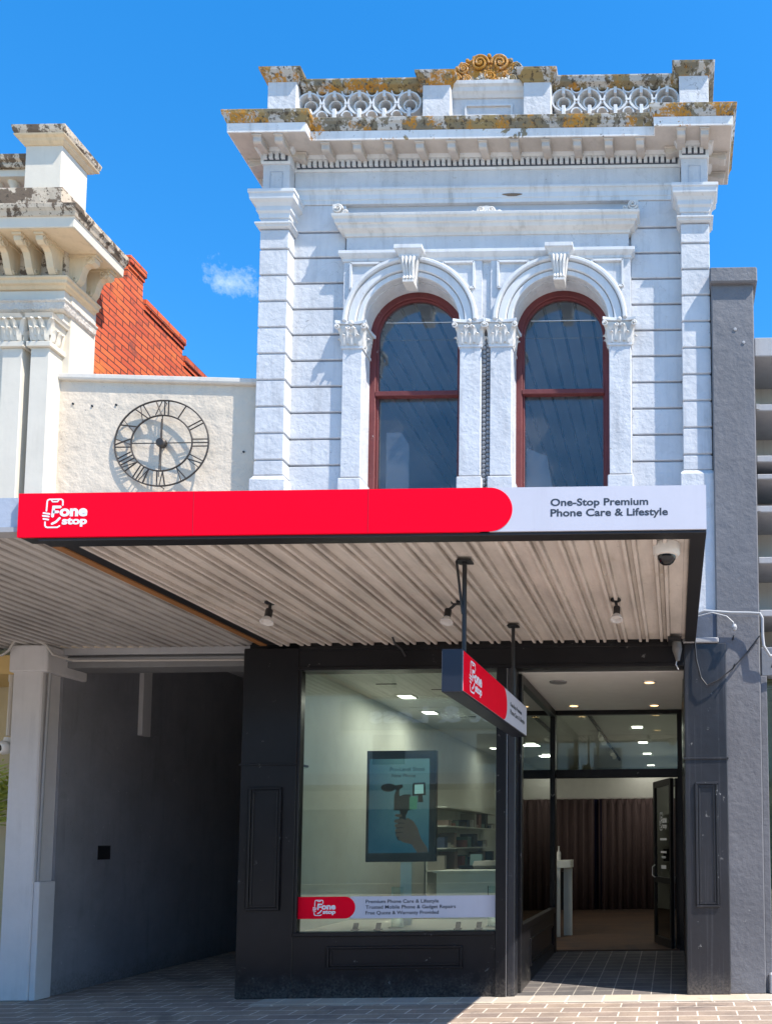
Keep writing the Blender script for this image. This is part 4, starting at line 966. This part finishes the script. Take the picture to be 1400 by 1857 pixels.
obj('sign_lettering', text_mb('Phone Care & Lifestyle', (-.822, -.030, 3.737, 3.806), FRL2, .024), INK, SG)
eb = MB(); eb.box(.118, .229, -3.12, -.25, 3.64, 3.86)
obj('edge_beam', eb, BLACKM, A, bevel=.004)
obj('edge_beam', MB().box(SBX0+.13, .229, -3.235, -3.12, 3.635, 3.659), BLACKM, A, bevel=.003)
obj('edge_beam', MB().box(-4.27, -4.13, -3.12, -.25, 3.665, 3.80), BLACKM, A)
def ribs(x0, x1, y0, y1, z, pitch, rw, rh, pairs=None):
    poly = [(x0, z+.012)]; x = x0
    while x < x1-pitch:
        for off in (pairs or (0,)):
            a = x+off; poly += [(a, z), (a+rw*.12, z-rh), (a+rw*.88, z-rh), (a+rw, z)]
        poly.append((x+pitch-.001, z)); x += pitch
    poly += [(x1, z), (x1, z+.012)]
    return MB().pxz(poly, y0, y1)
obj('ribbed_soffit', ribs(-4.13, .118, -3.12, -.26, 3.675, .2215, .034, .030, (0, .072)), SOFFIT, A)
for y in (-2.3, -1.15):
    rv = MB()
    for i in range(19): rv.lathe([(.008,0),(.006,.006)], (-4.13+.2215*i+.055, y, 3.674), (0,0,-1), 8)
    obj('soffit_fixings', rv, STEELW, A)
obj('awning_roof', MB().box(-4.30, .229, -3.12, -.0, 3.862, 3.88), SOFFIT2, A)
# left neighbour's awning over the lane
A2 = thing('lane_awning', 'neighbouring grey ribbed awning with rusty edge over the lane entrance', 'awning', (-6.5, -1.7, 3.7))
obj('ribbed_soffit', ribs(-10.5, -4.31, -3.13, -.02, 3.715, .115, .04, .02), SOFFIT2, A2)
obj('awning_fascia', MB().box(-10.5, -4.44, -3.22, -3.13, 3.735, 3.945), paint('pale_blue_grey_fascia', (.42,.47,.55), .6, .1), A2)
obj('awning_fascia_lip', MB().box(-10.5, -4.44, -3.235, -3.13, 3.70, 3.734), CONC, A2)
ru = MB().box(-4.34, -4.272, -3.12, -.25, 3.655, 3.70)  .box(-4.36, -4.34, -3.12, -.25, 3.690, 3.702); obj('rusty_edge_angle', ru, RUST, A2)
obj('awning_roof', MB().box(-10.5, -4.31, -3.12, -.0, 3.86, 3.88), SOFFIT2, A2)
obj('rear_gutter', MB().box(-6.70, -4.53, -.06, .0, 3.63, 3.712), CONC, A2, bevel=.01)

# ------------------------------------------------------------------ hanging sign
H = thing('hanging_sign', 'double sided red and pale box sign hung on two black rods under the awning', 'sign', (-1.545, -1.8, 2.62))
hx0, hx1, hy0, hy1, hz0, hz1 = -1.62, -1.475, -3.0, -.60, 2.612, 2.918
obj('sign_case', MB().box(hx0, hx1, hy0, hy1, hz0, hz1), plain('navy_black_case', (.014,.018,.03), .4), H, bevel=.004)
for (X, U, o_) in ((hx1, (0,1,0), (hx1, 0, 0)), (hx0, (0,-1,0), (hx0, 0, 0))):
    fr_ = Frame(o_, U, (0,0,1)); sg = 1 if U[1] > 0 else -1
    a, b = (hy0, hy1) if sg > 0 else (-hy1, -hy0)
    e = .012; f1 = MB(); poly2d(f1, [(a+e, hz0+e), (b-e, hz0+e), (b-e, hz1-e), (a+e, hz1-e)], fr_, .0, .003); F1 = obj('sign_face', f1, SIGNW, H)
    f2 = MB(); cc = a+1.32; Rr = .14; zc = (hz0+hz1)/2
    poly2d(f2, [(a+e, hz0+e), (cc, hz0+e)]+[(cc+Rr*math.cos(q), zc+Rr*math.sin(q)) for q in [(-PI/2+PI*i/16) for i in range(17)]]+[(cc, hz1-e), (a+e, hz1-e)], fr_, .0032, .005)
    obj('red_sign_end', f2, RED, F1)
    fr3 = Frame(Vector(o_)+Vector((.005*sg, 0, 0)), U, (0,0,1))
    obj('sign_logo', logo_mb(fr3, a+.17, zc-.115, .235, 1.05), WHITEV, F1)
    fr4 = Frame(Vector(o_)+Vector((.003*sg, 0, 0)), U, (0,0,1))
    obj('sign_lettering', text_mb('One-Stop Premium', (a+1.60, a+2.13, zc+.01, zc+.062), fr4, .03), INK, F1)
    obj('sign_lettering', text_mb('Phone Care & Lifestyle', (a+1.60, a+2.27, zc-.062, zc-.004), fr4, .03), INK, F1)
for y in (-2.70, -.92):
    rr = MB().tube([(-1.545,y,hz1-.01),(-1.545,y,3.66)], .017, 10).box(-1.60,-1.49,y-.05,y+.05,3.642,3.652)
    obj('hanging_rod', rr, BLACKM, H)
obj('rod_brace', MB().tube([(-1.60,-2.72,3.645),(-1.555,-2.71,3.25)], .010, 6), BLACKM, H)

# ------------------------------------------------------------------ spotlights under the awning
def spot(x, y, tilt, label, z=3.665):
    s_ = thing('awning_spotlight', label, 'spotlight', (x, y, z), 'spotlights under the shop awning')
    obj('mounting_plate', MB().lathe([(.045,0),(.045,.014),(.03,.022)], (x,y,z), (0,0,-1), 18), BLACKM, s_, smooth=True)
    e = Vector((x+tilt*.5, y-.01, z-.075))
    obj('bracket_arm', MB().tube([(x,y,z-.01),(x+tilt*.25,y,z-.045),tuple(e)], .013, 8), BLACKM, s_)
    ax = Vector((tilt*.15, -.35, -1)).normalized()
    obj('lamp_body', MB().lathe([(.02,-.01),(.03,0),(.03,.075),(.034,.08)], e, ax, 16), BLACKM, s_, smooth=True)
    obj('lamp_reflector', MB().lathe([(.032,.08),(.055,.12),(.056,.128),(.046,.128),(.03,.10)], e, ax, 20), plain('frosted_lamp', (.62,.60,.58), .3), s_, smooth=True)
    return s_
spot(-3.49, -1.72, .0, 'black spotlight with white lamp under the left part of the ribbed awning')
spot(-1.895, -1.66, -.13, 'black spotlight with bent arm beside the front rod of the hanging sign')
spot(-.50, -1.68, .02, 'black spotlight below the security camera end of the awning')
sc_ = thing('corner_lamp', 'weathered dark lamp fitting at the right end of the black fascia', 'lamp', (.03, -.42, 3.62))
obj('bracket', MB().box(-.06,.08,-.5,-.27,3.60,3.64), BLACKM, sc_)
obj('lamp_body', MB().lathe([(.045,0),(.05,.08),(.03,.16),(.02,.2)], (.03,-.42,3.60), (.05,-.1,-1), 14), paint('flaking_lamp_paint', (.18,.17,.16), .7, .4, chips=1), sc_)
obj('lamp_wire', MB().tube([(.03,-.43,3.42),(.02,-.44,3.36),(.045,-.43,3.31)], .008, 6), WIRE, sc_)
lw = obj('loose_wire', MB().tube([(-2.86,-.5,3.665),(-2.84,-.48,3.60),(-2.80,-.42,3.56),(-2.78,-.35,3.50)], .010, 6), BLACKM); tag(lw, 'short loose black wire end hanging from the awning above the shop window', 'wire')
dm = thing('dome_camera', 'white dome security camera on the ribbed awning near its front right corner', 'security camera', (-.045, -2.93, 3.67))
obj('camera_housing', MB().lathe([(.098,0),(.10,.02),(.098,.065),(.085,.085),(.07,.088)], (-.045,-2.93,3.672), (0,0,-1), 28), STEELW, dm, smooth=True)
obj('camera_dome', MB().lathe([(.066,.086),(.064,.105),(.05,.13),(.03,.145),(0,.15)], (-.045,-2.93,3.672), (0,0,-1), 24), plain('smoked_dome', (.01,.01,.012), .08), dm, smooth=True)

# ------------------------------------------------------------------ lane: screen wall over it, beam, clock
CWt = thing('parapet_wall', 'rough cream rendered wall spanning the lane between the two buildings', 'wall', (-5.6, .1, 3.9))
obj('wall_face', MB().pxy([(-6.745,-.135),(-4.53,.03),(-4.53,.32),(-6.745,.32)], 3.70, 6.66), CREAMW, CWt)
obj('wall_coping', MB().sweep([(-6.745,-.135),(-4.53,.03)], [(-.25,6.66),(.035,6.66),(.045,6.68),(.045,6.725),(-.32,6.74)]), paint('pale_coping', (.6,.56,.5), .8, .1, grime=.5), CWt, bevel=.006)
bo = MB()
for (x, z) in ((-6.53,6.40),(-6.33,6.38),(-6.08,6.40),(-4.72,5.9)): bo.lathe([(.012,-.01),(.012,.006),(.0,.007)], (x,.018-(-4.53-x)*.0745+.01,z), (0,-1,0), 8)
obj('bolt_hole', bo, BLACKM, CWt)
obj('lane_beam', MB().box(-6.70, -4.52, .0, .30, 3.50, 3.63), paint('mid_grey_beam', (.2,.2,.2), .7, .15, grime=.4), CWt, bevel=.008)
obj('beam_moulding', MB().box(-6.70, -4.52, -.03, .0, 3.565, 3.60), CONC, CWt)
obj('lane_ceiling', MB().box(-6.8, -4.4, .32, 9, 4.13, 4.2), GREYL, CWt)
obj('lane_end_wall', MB().box(-6.8, -4.4, 9, 9.2, 0, 4.2), DARKW, CWt)
ck = thing('wall_clock', 'large openwork black metal clock with roman numerals on the cream wall', 'clock', (-5.602, -.03, 5.45))
CX, CZ, RO, AS = -5.548, 5.945, .513, .94; YC = -.115
def cp(r, a, y=YC): return (CX+r*math.sin(a), y, CZ+r*math.cos(a)*AS)
def ringt(r, th): return MB().tube([cp(r, 2*PI*i/64) for i in range(65)], th, 6)
obj('outer_ring', ringt(RO, .009), METAL, ck); obj('inner_ring', ringt(RO*.65, .009), METAL, ck)
NUM = ['XII','I','II','III','IV','V','VI','VII','VIII','IX','X','XI']
for i, s_ in enumerate(NUM):
    a0 = 2*PI*i/12; mb = MB(); wds = {'I':.042,'V':.075,'X':.085}; tot = sum(wds[c_] for c_ in s_); x = -tot/2
    def P(tx, s): # tangential offset, radial 0 (inner)..1 (outer)
        r = RO*(.66+.33*s); a = a0; return (CX+r*math.sin(a)+tx*math.cos(a), YC, CZ+(r*math.cos(a)-tx*math.sin(a))*AS)
    for c_ in s_:
        wd = wds[c_]
        if c_ == 'I': mb.tube([P(x+wd/2, 0), P(x+wd/2, 1)], .007, 5)
        elif c_ == 'V': mb.tube([P(x+.008, 1), P(x+wd/2, 0)], .008, 5).tube([P(x+wd-.008, 1), P(x+wd/2, 0)], .005, 5)
        else: mb.tube([P(x+.008, 1), P(x+wd-.008, 0)], .008, 5).tube([P(x+wd-.008, 1), P(x+.008, 0)], .005, 5)
        x += wd
    obj('numeral', mb, METAL, ck)
for q in range(4): obj('spoke', MB().tube([cp(.03, q*PI/2), cp(RO*.65, q*PI/2)], .006, 5), METAL, ck)
obj('clock_hand', MB().tube([cp(-.05, 0, YC-.012), cp(RO*.55, 0, YC-.012)], .013, 6, .006), METAL, ck)
obj('clock_hand', MB().tube([cp(-.05, PI, YC-.018), cp(RO*.80, PI*1.005, YC-.018)], .009, 6, .004), METAL, ck)
obj('clock_hub', MB().lathe([(.052,-.02),(.052,.02),(.04,.034),(.0,.036)], (CX,YC,CZ), (0,-1,0), 20), METAL, ck, smooth=True)
obj('wall_bracket', MB().tube([(CX,-.04,CZ),(CX,YC,CZ)], .012, 6).tube([cp(RO,0), (CX,-.045,CZ+RO*AS)], .005, 5).tube([cp(RO,PI), (CX,-.045,CZ-RO*AS)], .005, 5), METAL, ck)

# ------------------------------------------------------------------ cream neighbour with brick side wall
K = thing('cream_building', 'ornate cream Victorian building with scrolled brackets and stepped red brick side wall', 'building', (-8.5, .5, 0))
XS = -6.6
obj('front_wall', MB().box(-12, XS, -.12, .25, 3.9, 8.1), CREAM, K)
obj('side_return', MB().box(-6.9, XS+.004, -.116, .22, 3.9, 8.1), CREAM, K)
bw = MB(); prof = [(.215,3.9),(.215,8.45),(.74,8.45),(.74,8.74),(1.02,8.74),(1.02,8.42),(1.84,8.42),(1.84,8.20),(3.2,8.20),(3.2,7.9),(12,7.9),(12,3.9)]
bw.pyz(prof, -6.92, XS-.004); obj('brick_side_wall', bw, BRICK, K)
cb = MB()
for (y0, y1, z) in ((.74,1.045,8.69),(1.05,1.87,8.34),(1.87,3.2,8.12)):
    cb.box(-6.92, XS+.03, y0, y1, z, z+.095); cb.box(-6.92, XS+.012, y0, y1-.01, z-.06, z)
obj('brick_corbel_course', cb, BRICK, K, bevel=.006)
# front pilasters
for (x0, x1) in ((-6.875, -6.672), (-7.18, -6.965), (-8.9, -8.7)):
    obj('pilaster_shaft', MB().box(x0, x1, -.30, -.11, 3.9, 6.93), CREAM, K, bevel=.006)
    obj('pilaster_necking', MB().sweep([(x0,-.1),(x0,-.30),(x1,-.30),(x1,-.1)], [(-.03,6.93),(.03,6.93),(.03,6.985),(.0,7.0),(-.03,7.0)]), CREAM, K, bevel=.004)
    c = MB(); z0, z1 = 7.0, 7.24
    c.add([(x0,-.30,z0),(x1,-.30,z0),(x1,-.12,z0),(x0,-.12,z0),(x0-.03,-.33,z1),(x1+.03,-.33,z1),(x1+.03,-.12,z1),(x0-.03,-.12,z1)],
          [(0,3,2,1),(4,5,6,7),(0,1,5,4),(1,2,6,5),(2,3,7,6),(3,0,4,7)])
    co = obj('leaf_capital', c, CREAM, K); lf = MB(); cx = (x0+x1)/2
    for dx in (-.33, 0, .33): leaf(lf, (cx+dx*.2, -.305, z0), (0,-1,0), (0,0,1), .13, .075, .05)
    for dx in (-.2, .2): leaf(lf, (cx+dx*.2, -.315, z0+.05), (0,-1,0), (0,0,1), .17, .07, .06)
    for dy in (.03, .1): leaf(lf, (x1+.005, -.3+dy, z0), (1,0,0), (0,0,1), .13, .08, .05); 
    leaf(lf, (x1, -.3, z0+.06), (1,-1,0), (0,0,1), .17, .07, .07)
    obj('carved_leaves', lf, CREAM, co, smooth=True)
    obj('abacus', MB().sweep([(x0,-.12),(x0,-.3),(x1,-.3),(x1,-.12)], [(-.03,7.235),(.055,7.235),(.06,7.25),(.075,7.275),(-.03,7.28)]), CREAM, co)
ent = [(-12, -.2), (-6.62, -.2), (-6.62, .20)]
def en(prof, name, m, o=0.0): return obj(name, MB().sweep([(-12,-.2+o),(XS-.02+o*0,-.2+o),(XS-.02,.22)], prof), m, K, bevel=.004)
en([(-.06,7.28),(.0,7.28),(.0,7.385),(-.06,7.385)], 'architrave_band', CREAM)
en([(-.06,7.385),(.03,7.385),(.05,7.40),(.06,7.47),(.075,7.485),(.075,7.50),(-.06,7.50)], 'carved_architrave', paint('carved_cream_band', (.66,.60,.52), .85, .2, grime=1.0, bst=1.0, bs=34, bd=.02, gcol=(.22,.17,.12)))
en([(-.06,7.50),(.01,7.50),(.01,7.64),(-.06,7.64)], 'frieze_band', CREAM)
en([(-.06,7.64),(.03,7.64),(.05,7.67),(.075,7.68),(.08,7.715),(.10,7.73),(.10,7.75),(-.06,7.75)], 'frieze_moulding', CREAMS)
en([(-.06,7.75),(.0,7.75),(.0,8.12),(-.06,8.12)], 'bracket_frieze', SOOT)
en([(-.06,8.10),(.34,8.10),(.345,8.20),(.355,8.21),(-.06,8.21)], 'cornice_corona', CREAM)
obj('cornice_soffit', MB().sweep([(-12,-.2),(XS-.02,-.2),(XS-.02,.22)], [(-.06,8.094),(.33,8.094),(.33,8.099),(-.06,8.099)]), CREAMS, K)
en([(-.06,8.21),(.36,8.21),(.375,8.25),(.395,8.28),(.40,8.325),(.38,8.335),(-.06,8.37)], 'cornice_gutter_moulding', SOOT)
def console(x, y, dx, dy, wd=.075):
    mb = MB(); prof = [(0,8.095),(.26,8.095),(.285,8.06),(.28,8.01),(.245,7.985),(.20,7.99),(.165,7.965),(.14,7.90),(.12,7.82),(.085,7.765),(.0,7.755)]
    px, py = -dy, dx; n_ = len(prof); vs = []
    for sd in (-wd/2, wd/2): vs += [(x+dx*a+px*sd, y+dy*a+py*sd, z) for a, z in prof]
    mb.add(vs, [tuple(range(n_)), tuple(range(2*n_-1, n_-1, -1))]+[(i, (i+1) % n_, n_+(i+1) % n_, n_+i) for i in range(n_)])
    for (a, z, r, t0) in ((.215, 8.035, .055, 0), (.06, 7.81, .036, PI)):
        for sd in (-wd/2-.004, wd/2+.004):
            pts = []
            for i in range(25):
                f = i/24; q = t0+f*3.2*PI; rr = r*(1-.85*f); aa = a+rr*math.cos(q); pts.append((x+dx*aa+px*sd, y+dy*aa+py*sd, z+rr*math.sin(q)))
            mb.tube(pts, .010, 5, .006)
    e = .012
    c_ = [(x+dx*a+px*sd, y+dy*a+py*sd) for a, sd in ((0,-wd/2-e),(.30,-wd/2-e),(.30,wd/2+e),(0,wd/2+e))]
    mb.add([(p[0], p[1], z) for z in (8.065, 8.093) for p in c_], [(0,1,2,3),(4,5,6,7),(0,1,5,4),(1,2,6,5),(2,3,7,6),(3,0,4,7)])
    return obj('scrolled_bracket', mb, CREAMS, K)
for i in range(6): console(-6.69-.235*i, -.2, 0, -1)
for y in (-.11, .12): console(XS-.02, y, 1, 0)
# parapet
obj('parapet_plinth', MB().box(-7.15, -6.46, -.49, -.02, 8.33, 8.60), SOOT, K, bevel=.01)
PD = obj('corner_pedestal', MB().box(-6.91, -6.515, -.45, -.08, 8.60, 9.13), CREAM, K, bevel=.006)
obj('pedestal_cap', MB().sweep([(-6.91,-.08),(-6.91,-.45),(-6.515,-.45),(-6.515,-.08),(-6.909,-.08)], [(-.1,9.10),(.01,9.10),(.04,9.13),(.05,9.15),(.075,9.165),(.08,9.18),(-.1,9.18)]), CREAMS, K, bevel=.003)
obj('pedestal_cap_top', MB().sweep([(-6.91,-.08),(-6.91,-.45),(-6.515,-.45),(-6.515,-.08),(-6.909,-.08)], [(-.1,9.181),(.07,9.181),(.085,9.21),(.095,9.265),(-.1,9.275)]), SOOT, K, bevel=.004)
obj('pedestal_top_block', MB().box(-6.90, -6.53, -.44, -.1, 9.25, 9.335), LICH, K, bevel=.01)
obj('parapet_rail', MB().sweep([(-12,-.30),(-6.9,-.30)], [(-.2,8.98),(.02,8.98),(.03,9.0),(.03,9.03),(.055,9.05),(.06,9.10),(-.2,9.11)]), SOOT, K)
obj('parapet_rail_soffit', MB().box(-12, -6.9, -.29, -.10, 8.90, 8.98), CREAM, K)
obj('parapet_base', MB().box(-12, -6.9, -.32, -.05, 8.33, 8.52), SOOT, K)
bal = [(.05,0),(.05,.03),(.03,.05),(.06,.13),(.055,.18),(.025,.25),(.022,.29),(.04,.33),(.06,.36),(.06,.385)]
for i in range(8): obj('baluster', MB().lathe(bal, (-7.04-.19*i, -.2, 8.52), (0,0,1), 12), CREAM, K, smooth=True)
# ground floor: grey pier and charcoal lane side wall
gp_ = obj('corner_pier', MB().box(-6.935, -6.625, -.25, .3, 0, 3.42), GREYL, K, bevel=.012)
obj('pier_capital', MB().box(-6.96, -6.555, -.28, .3, 3.40, 3.69), GREYL, K, bevel=.02, seg=2)
obj('pier_side_strip', MB().box(-6.625, -6.565, -.235, -.02, 0, 1.21), GREYL, K, bevel=.006)
obj('lane_side_wall', MB().box(-6.95, -6.594, .0, 14, 0, 4.14), DARKW, K)
obj('wall_beam_end', MB().box(-6.60, -6.54, 1.22, 1.38, 2.93, 4.12), GREYL, K, bevel=.004)
obj('wall_beam_side', MB().box(-6.60, -6.55, 1.38, 1.56, 2.95, 4.12), DARKW, K)
obj('wall_vent_hole', MB().box(-6.605, -6.588, .62, .82, 1.42, 1.58), BLACKM, K)
gh = MB().box(-12, -6.98, .55, .7, 0, 3.86); obj('shopfront_wall', gh, paint('warm_cream_shopfront', (.5,.42,.25), .7, .1), K)
obj('shopfront_lintel', MB().box(-12, -6.95, -.2, .5, 3.40, 3.60), paint('ochre_lintel', (.55,.38,.15), .7, .1), K)
cdt = obj('pier_conduit', MB().tube([(-6.61,-.20,1.2),(-6.60,-.20,2.4),(-6.58,-.20,3.42)], .014, 8), plain('grey_conduit', (.3,.3,.3)), None); tag(cdt, 'thin vertical grey conduit on the side of the left corner pier', 'conduit')
cd2 = obj('drooping_cable', MB().tube([(-7.15,-.32,3.56),(-7.0,-.32,3.57),(-6.93,-.32,3.62),(-6.88,-.32,3.71),(-6.80,-.32,3.735),(-6.65,-.32,3.72),(-6.56,-.3,3.68),(-6.50,-.28,3.58),(-6.42,-.1,3.555),(-4.55,-.05,3.555)], .012, 8), plain('beige_cable', (.45,.42,.38))); tag(cd2, 'beige cable looping over the left pier capital and along the lane beam', 'cable')
dp = obj('downpipe', MB().tube([(-7.04,-.12,3.45),(-7.05,-.12,2.75)], .03, 10).tube([(-7.04,-.12,3.40),(-7.04,-.12,3.33)], .04, 10), plain('cream_pipe', (.5,.45,.38)), None); tag(dp, 'short cream downpipe left of the grey corner pier', 'downpipe')
c2 = thing('turret_camera', 'white turret security camera left of the grey corner pier', 'security camera', (-7.10, -.15, 2.60))
obj('camera_base', MB().lathe([(.05,0),(.05,.05)], (-7.06,-.1,2.72), (0,-.3,-1), 16), STEELW, c2)
obj('camera_ball', MB().lathe([(0,-.075),(.045,-.06),(.072,-.02),(.075,.02),(.055,.05),(.04,.052)], (-7.06,-.16,2.62), (-.35,-1,-.15), 20), STEELW, c2, smooth=True)
obj('camera_lens', MB().lathe([(.042,.05),(.035,.06),(0,.066)], (-7.06,-.16,2.62), (-.35,-1,-.15), 16), plain('camera_lens_black', (.01,.01,.01), .1), c2, smooth=True)
# palm in the next shop bay
pm = thing('potted_palm', 'bushy green potted palm beside the grey corner pier', 'palm', (-7.5, .15, 0))
obj('pot', MB().lathe([(.16,0),(.22,.4),(.23,.42),(.19,.42)], (-7.5,.15,0), (0,0,1), 20), CONC, pm, smooth=True)
obj('trunk', MB().tube([(-7.5,.15,.4),(-7.48,.15,.9),(-7.5,.14,1.75)], .05, 10, .035), paint('palm_stem', (.16,.11,.06), .9, .3), pm)
random.seed(5); fr_ = MB()
for i in range(26):
    a = random.uniform(0, 2*PI); el = random.uniform(.5, 1.35); ln_ = random.uniform(.8, 1.25); pr = None
    for s_ in range(11):
        f = s_/10; r = ln_*f*math.cos(el)*1.1; z = 1.75+ln_*f*math.sin(el)-.75*f*f*ln_*math.cos(el)
        p = Vector((-7.5+r*math.cos(a), .15+r*math.sin(a)*.35, z))
        if pr is not None and s_ > 1:
            for sd in (-1, 1):
                side = Vector((-math.sin(a), math.cos(a)*.4, 0))*sd; L_ = .30*math.sin(PI*min(f+.08, 1)); dirv = (p-pr).normalized()
                tip = p+side*L_+dirv*L_*.6+Vector((0,0,-.08*L_/.3)); wd = dirv*.016
                b_ = len(fr_.v); fr_.v += [tuple(p-wd), tuple(p+wd), tuple(tip)]; fr_.f.append((b_, b_+1, b_+2))
        pr = p
obj('fronds', fr_, paint('palm_leaf', (.30,.34,.05), .5, .35, bst=0), pm)

# ------------------------------------------------------------------ right neighbour
G = thing('grey_building', 'grey rendered corner pier with louvred upper storeys at the right edge', 'building', (1.5, .5, 0))
obj('rendered_pier', MB().box(.447, .905, -.22, 1.2, .0, 7.60), GREYC, G, bevel=.012)
obj('pier_cap', MB().box(.43, .945, -.27, 1.2, 7.585, 7.76), GREYC, G, bevel=.015)
dots = MB()
for (x, z, r) in ((.70,7.08,.02),(.79,6.93,.018)): dots.lathe([(r,-.01),(r*.9,.006),(0,.008)], (x,-.222,z), (0,-1,0), 12)
obj('plugged_hole', dots, CONC, G)
fins = [(6.85,7.064),(6.229,6.304),(5.653,5.727),(5.461,5.52),(5.093,5.167),(4.527,4.60),(3.949,4.021)]
for (a, b) in fins: obj('ledge', MB().box(.92, 4, -.10, .55, a, b), CONC, G, bevel=.008)
obj('cladding_panel', MB().box(.92, 4, .551, .6, 3.3, 7.0), PANEL, G)
for x in (1.4, 2.4): obj('mullion', MB().box(x, x+.05, .42, .5, 3.5, 6.8), GREYC, G)
for x, z in ((.925,6.24),(.915,5.10)): obj('ledge_clip', MB().box(x, x+.035, -.115, -.10, z, z+.06), CONC, G)
obj('sign_board', MB().box(.92, 4, -.16, .0, 3.29, 3.60), paint('grey_signboard', (.16,.17,.19), .6, .1), G, bevel=.01)
lt = text_mb('A', (1.02, 1.16, 3.38, 3.54), Frame((0,-.16,0),(1,0,0),(0,0,1)), .02); obj('sign_letter', lt, BLACKM, G)
obj('side_jamb', MB().box(.906, .975, -.18, .3, 0, 3.29), GREYC, G, bevel=.006)
obj('step_block', MB().box(.94, 4, -.24, .3, 0, .21), CONC, G, bevel=.015)
obj('shop_pane', MB().box(.975, 4, .1, .11, .2, 3.29), GLASS, G); obj('shop_interior', MB().box(.95, 4, 1.4, 1.45, 0, 3.3).box(.95, 4, .12, 1.45, 3.3, 3.34), plain('green_brown_interior', (.16,.17,.09)), G)
wc = obj('service_cable', MB().tube([(.25,-.30,3.93),(.32,-.31,3.955),(.45,-.31,3.945),(.60,-.30,3.935),(.80,-.30,3.93),(.90,-.31,3.92),(.925,-.31,3.87),(.925,-.30,3.70),(.935,-.30,3.58),(1.0,-.28,3.48),(1.2,-.25,3.46)], .016, 8), WIRE, None); tag(wc, 'thick pale grey cable bending round the grey pier above the black pilaster', 'cable')
wd_ = obj('sagging_wire', MB().tube([(.26,-.31,3.90),(.40,-.33,3.93),(.55,-.33,3.89),(.62,-.34,3.82),(.63,-.34,3.77)], .007, 6).lathe([(.018,0),(.03,.03),(.02,.06),(.0,.07)], (.63,-.34,3.80), (0,0,-1), 10), WIRE, None); tag(wd_, 'thin sagging wire ending in a small insulator on the grey pier', 'wire')
w3 = obj('black_lead', MB().tube([(.22,-.26,3.66),(.235,-.28,3.45),(.28,-.30,3.25),(.34,-.30,3.17),(.45,-.30,3.22),(.60,-.28,3.34),(.76,-.24,3.52),(.90,-.24,3.70)], .008, 6), BLACKM, None); tag(w3, 'drooping black lead crossing the top of the right black pilaster', 'wire')
for x, z in ((.62,3.67),(.625,3.37)):
    w4 = obj('wall_hook', MB().tube([(x,-.22,z),(x,-.34,z+.01)], .009, 6), BLACKM, None); tag(w4, 'small dark hook on the grey pier, %s of the two' % ('upper' if z > 3.5 else 'lower'), 'hook', 'hooks on the grey pier')

# ------------------------------------------------------------------ across the street (seen only as reflections)
O = thing('opposite_building', 'pale two storey shop row across the street seen reflected in the shop glass', 'building', (-4, -24, 0))
obj('front_wall', MB().box(-30, 40, -27, -24, 3.0, 8.5), paint('pale_opposite_render', (.62,.62,.56), .8, .1), O)
obj('sign_band', MB().box(-13.5, -4, -23.99, -23.9, 6.2, 7.4), plain('teal_sign_band', (.16,.26,.27), .5), O)
fo = Frame((0, -23.9, 0), (-1,0,0), (0,0,1))
obj('sign_lettering', text_mb('Best & Less', (5.8, 12.3, 6.45, 7.15), fo, .03, .0, .08), plain('white_letters', (.85,.87,.9)), O)
obj('awning', MB().box(-30, 40, -24, -20.8, 3.75, 4.15), CONC, O); obj('ground_floor', MB().box(-30, 40, -27, -24.5, 0, 3.0), paint('grey_opposite_front', (.25,.27,.26), .6, .3), O)
for i in range(12):
    x = -29+i*4.2; obj('window', MB().box(x, x+1.3, -24.0, -23.97, 4.8, 6.0), plain('dark_window', (.08,.1,.12), .2), O)
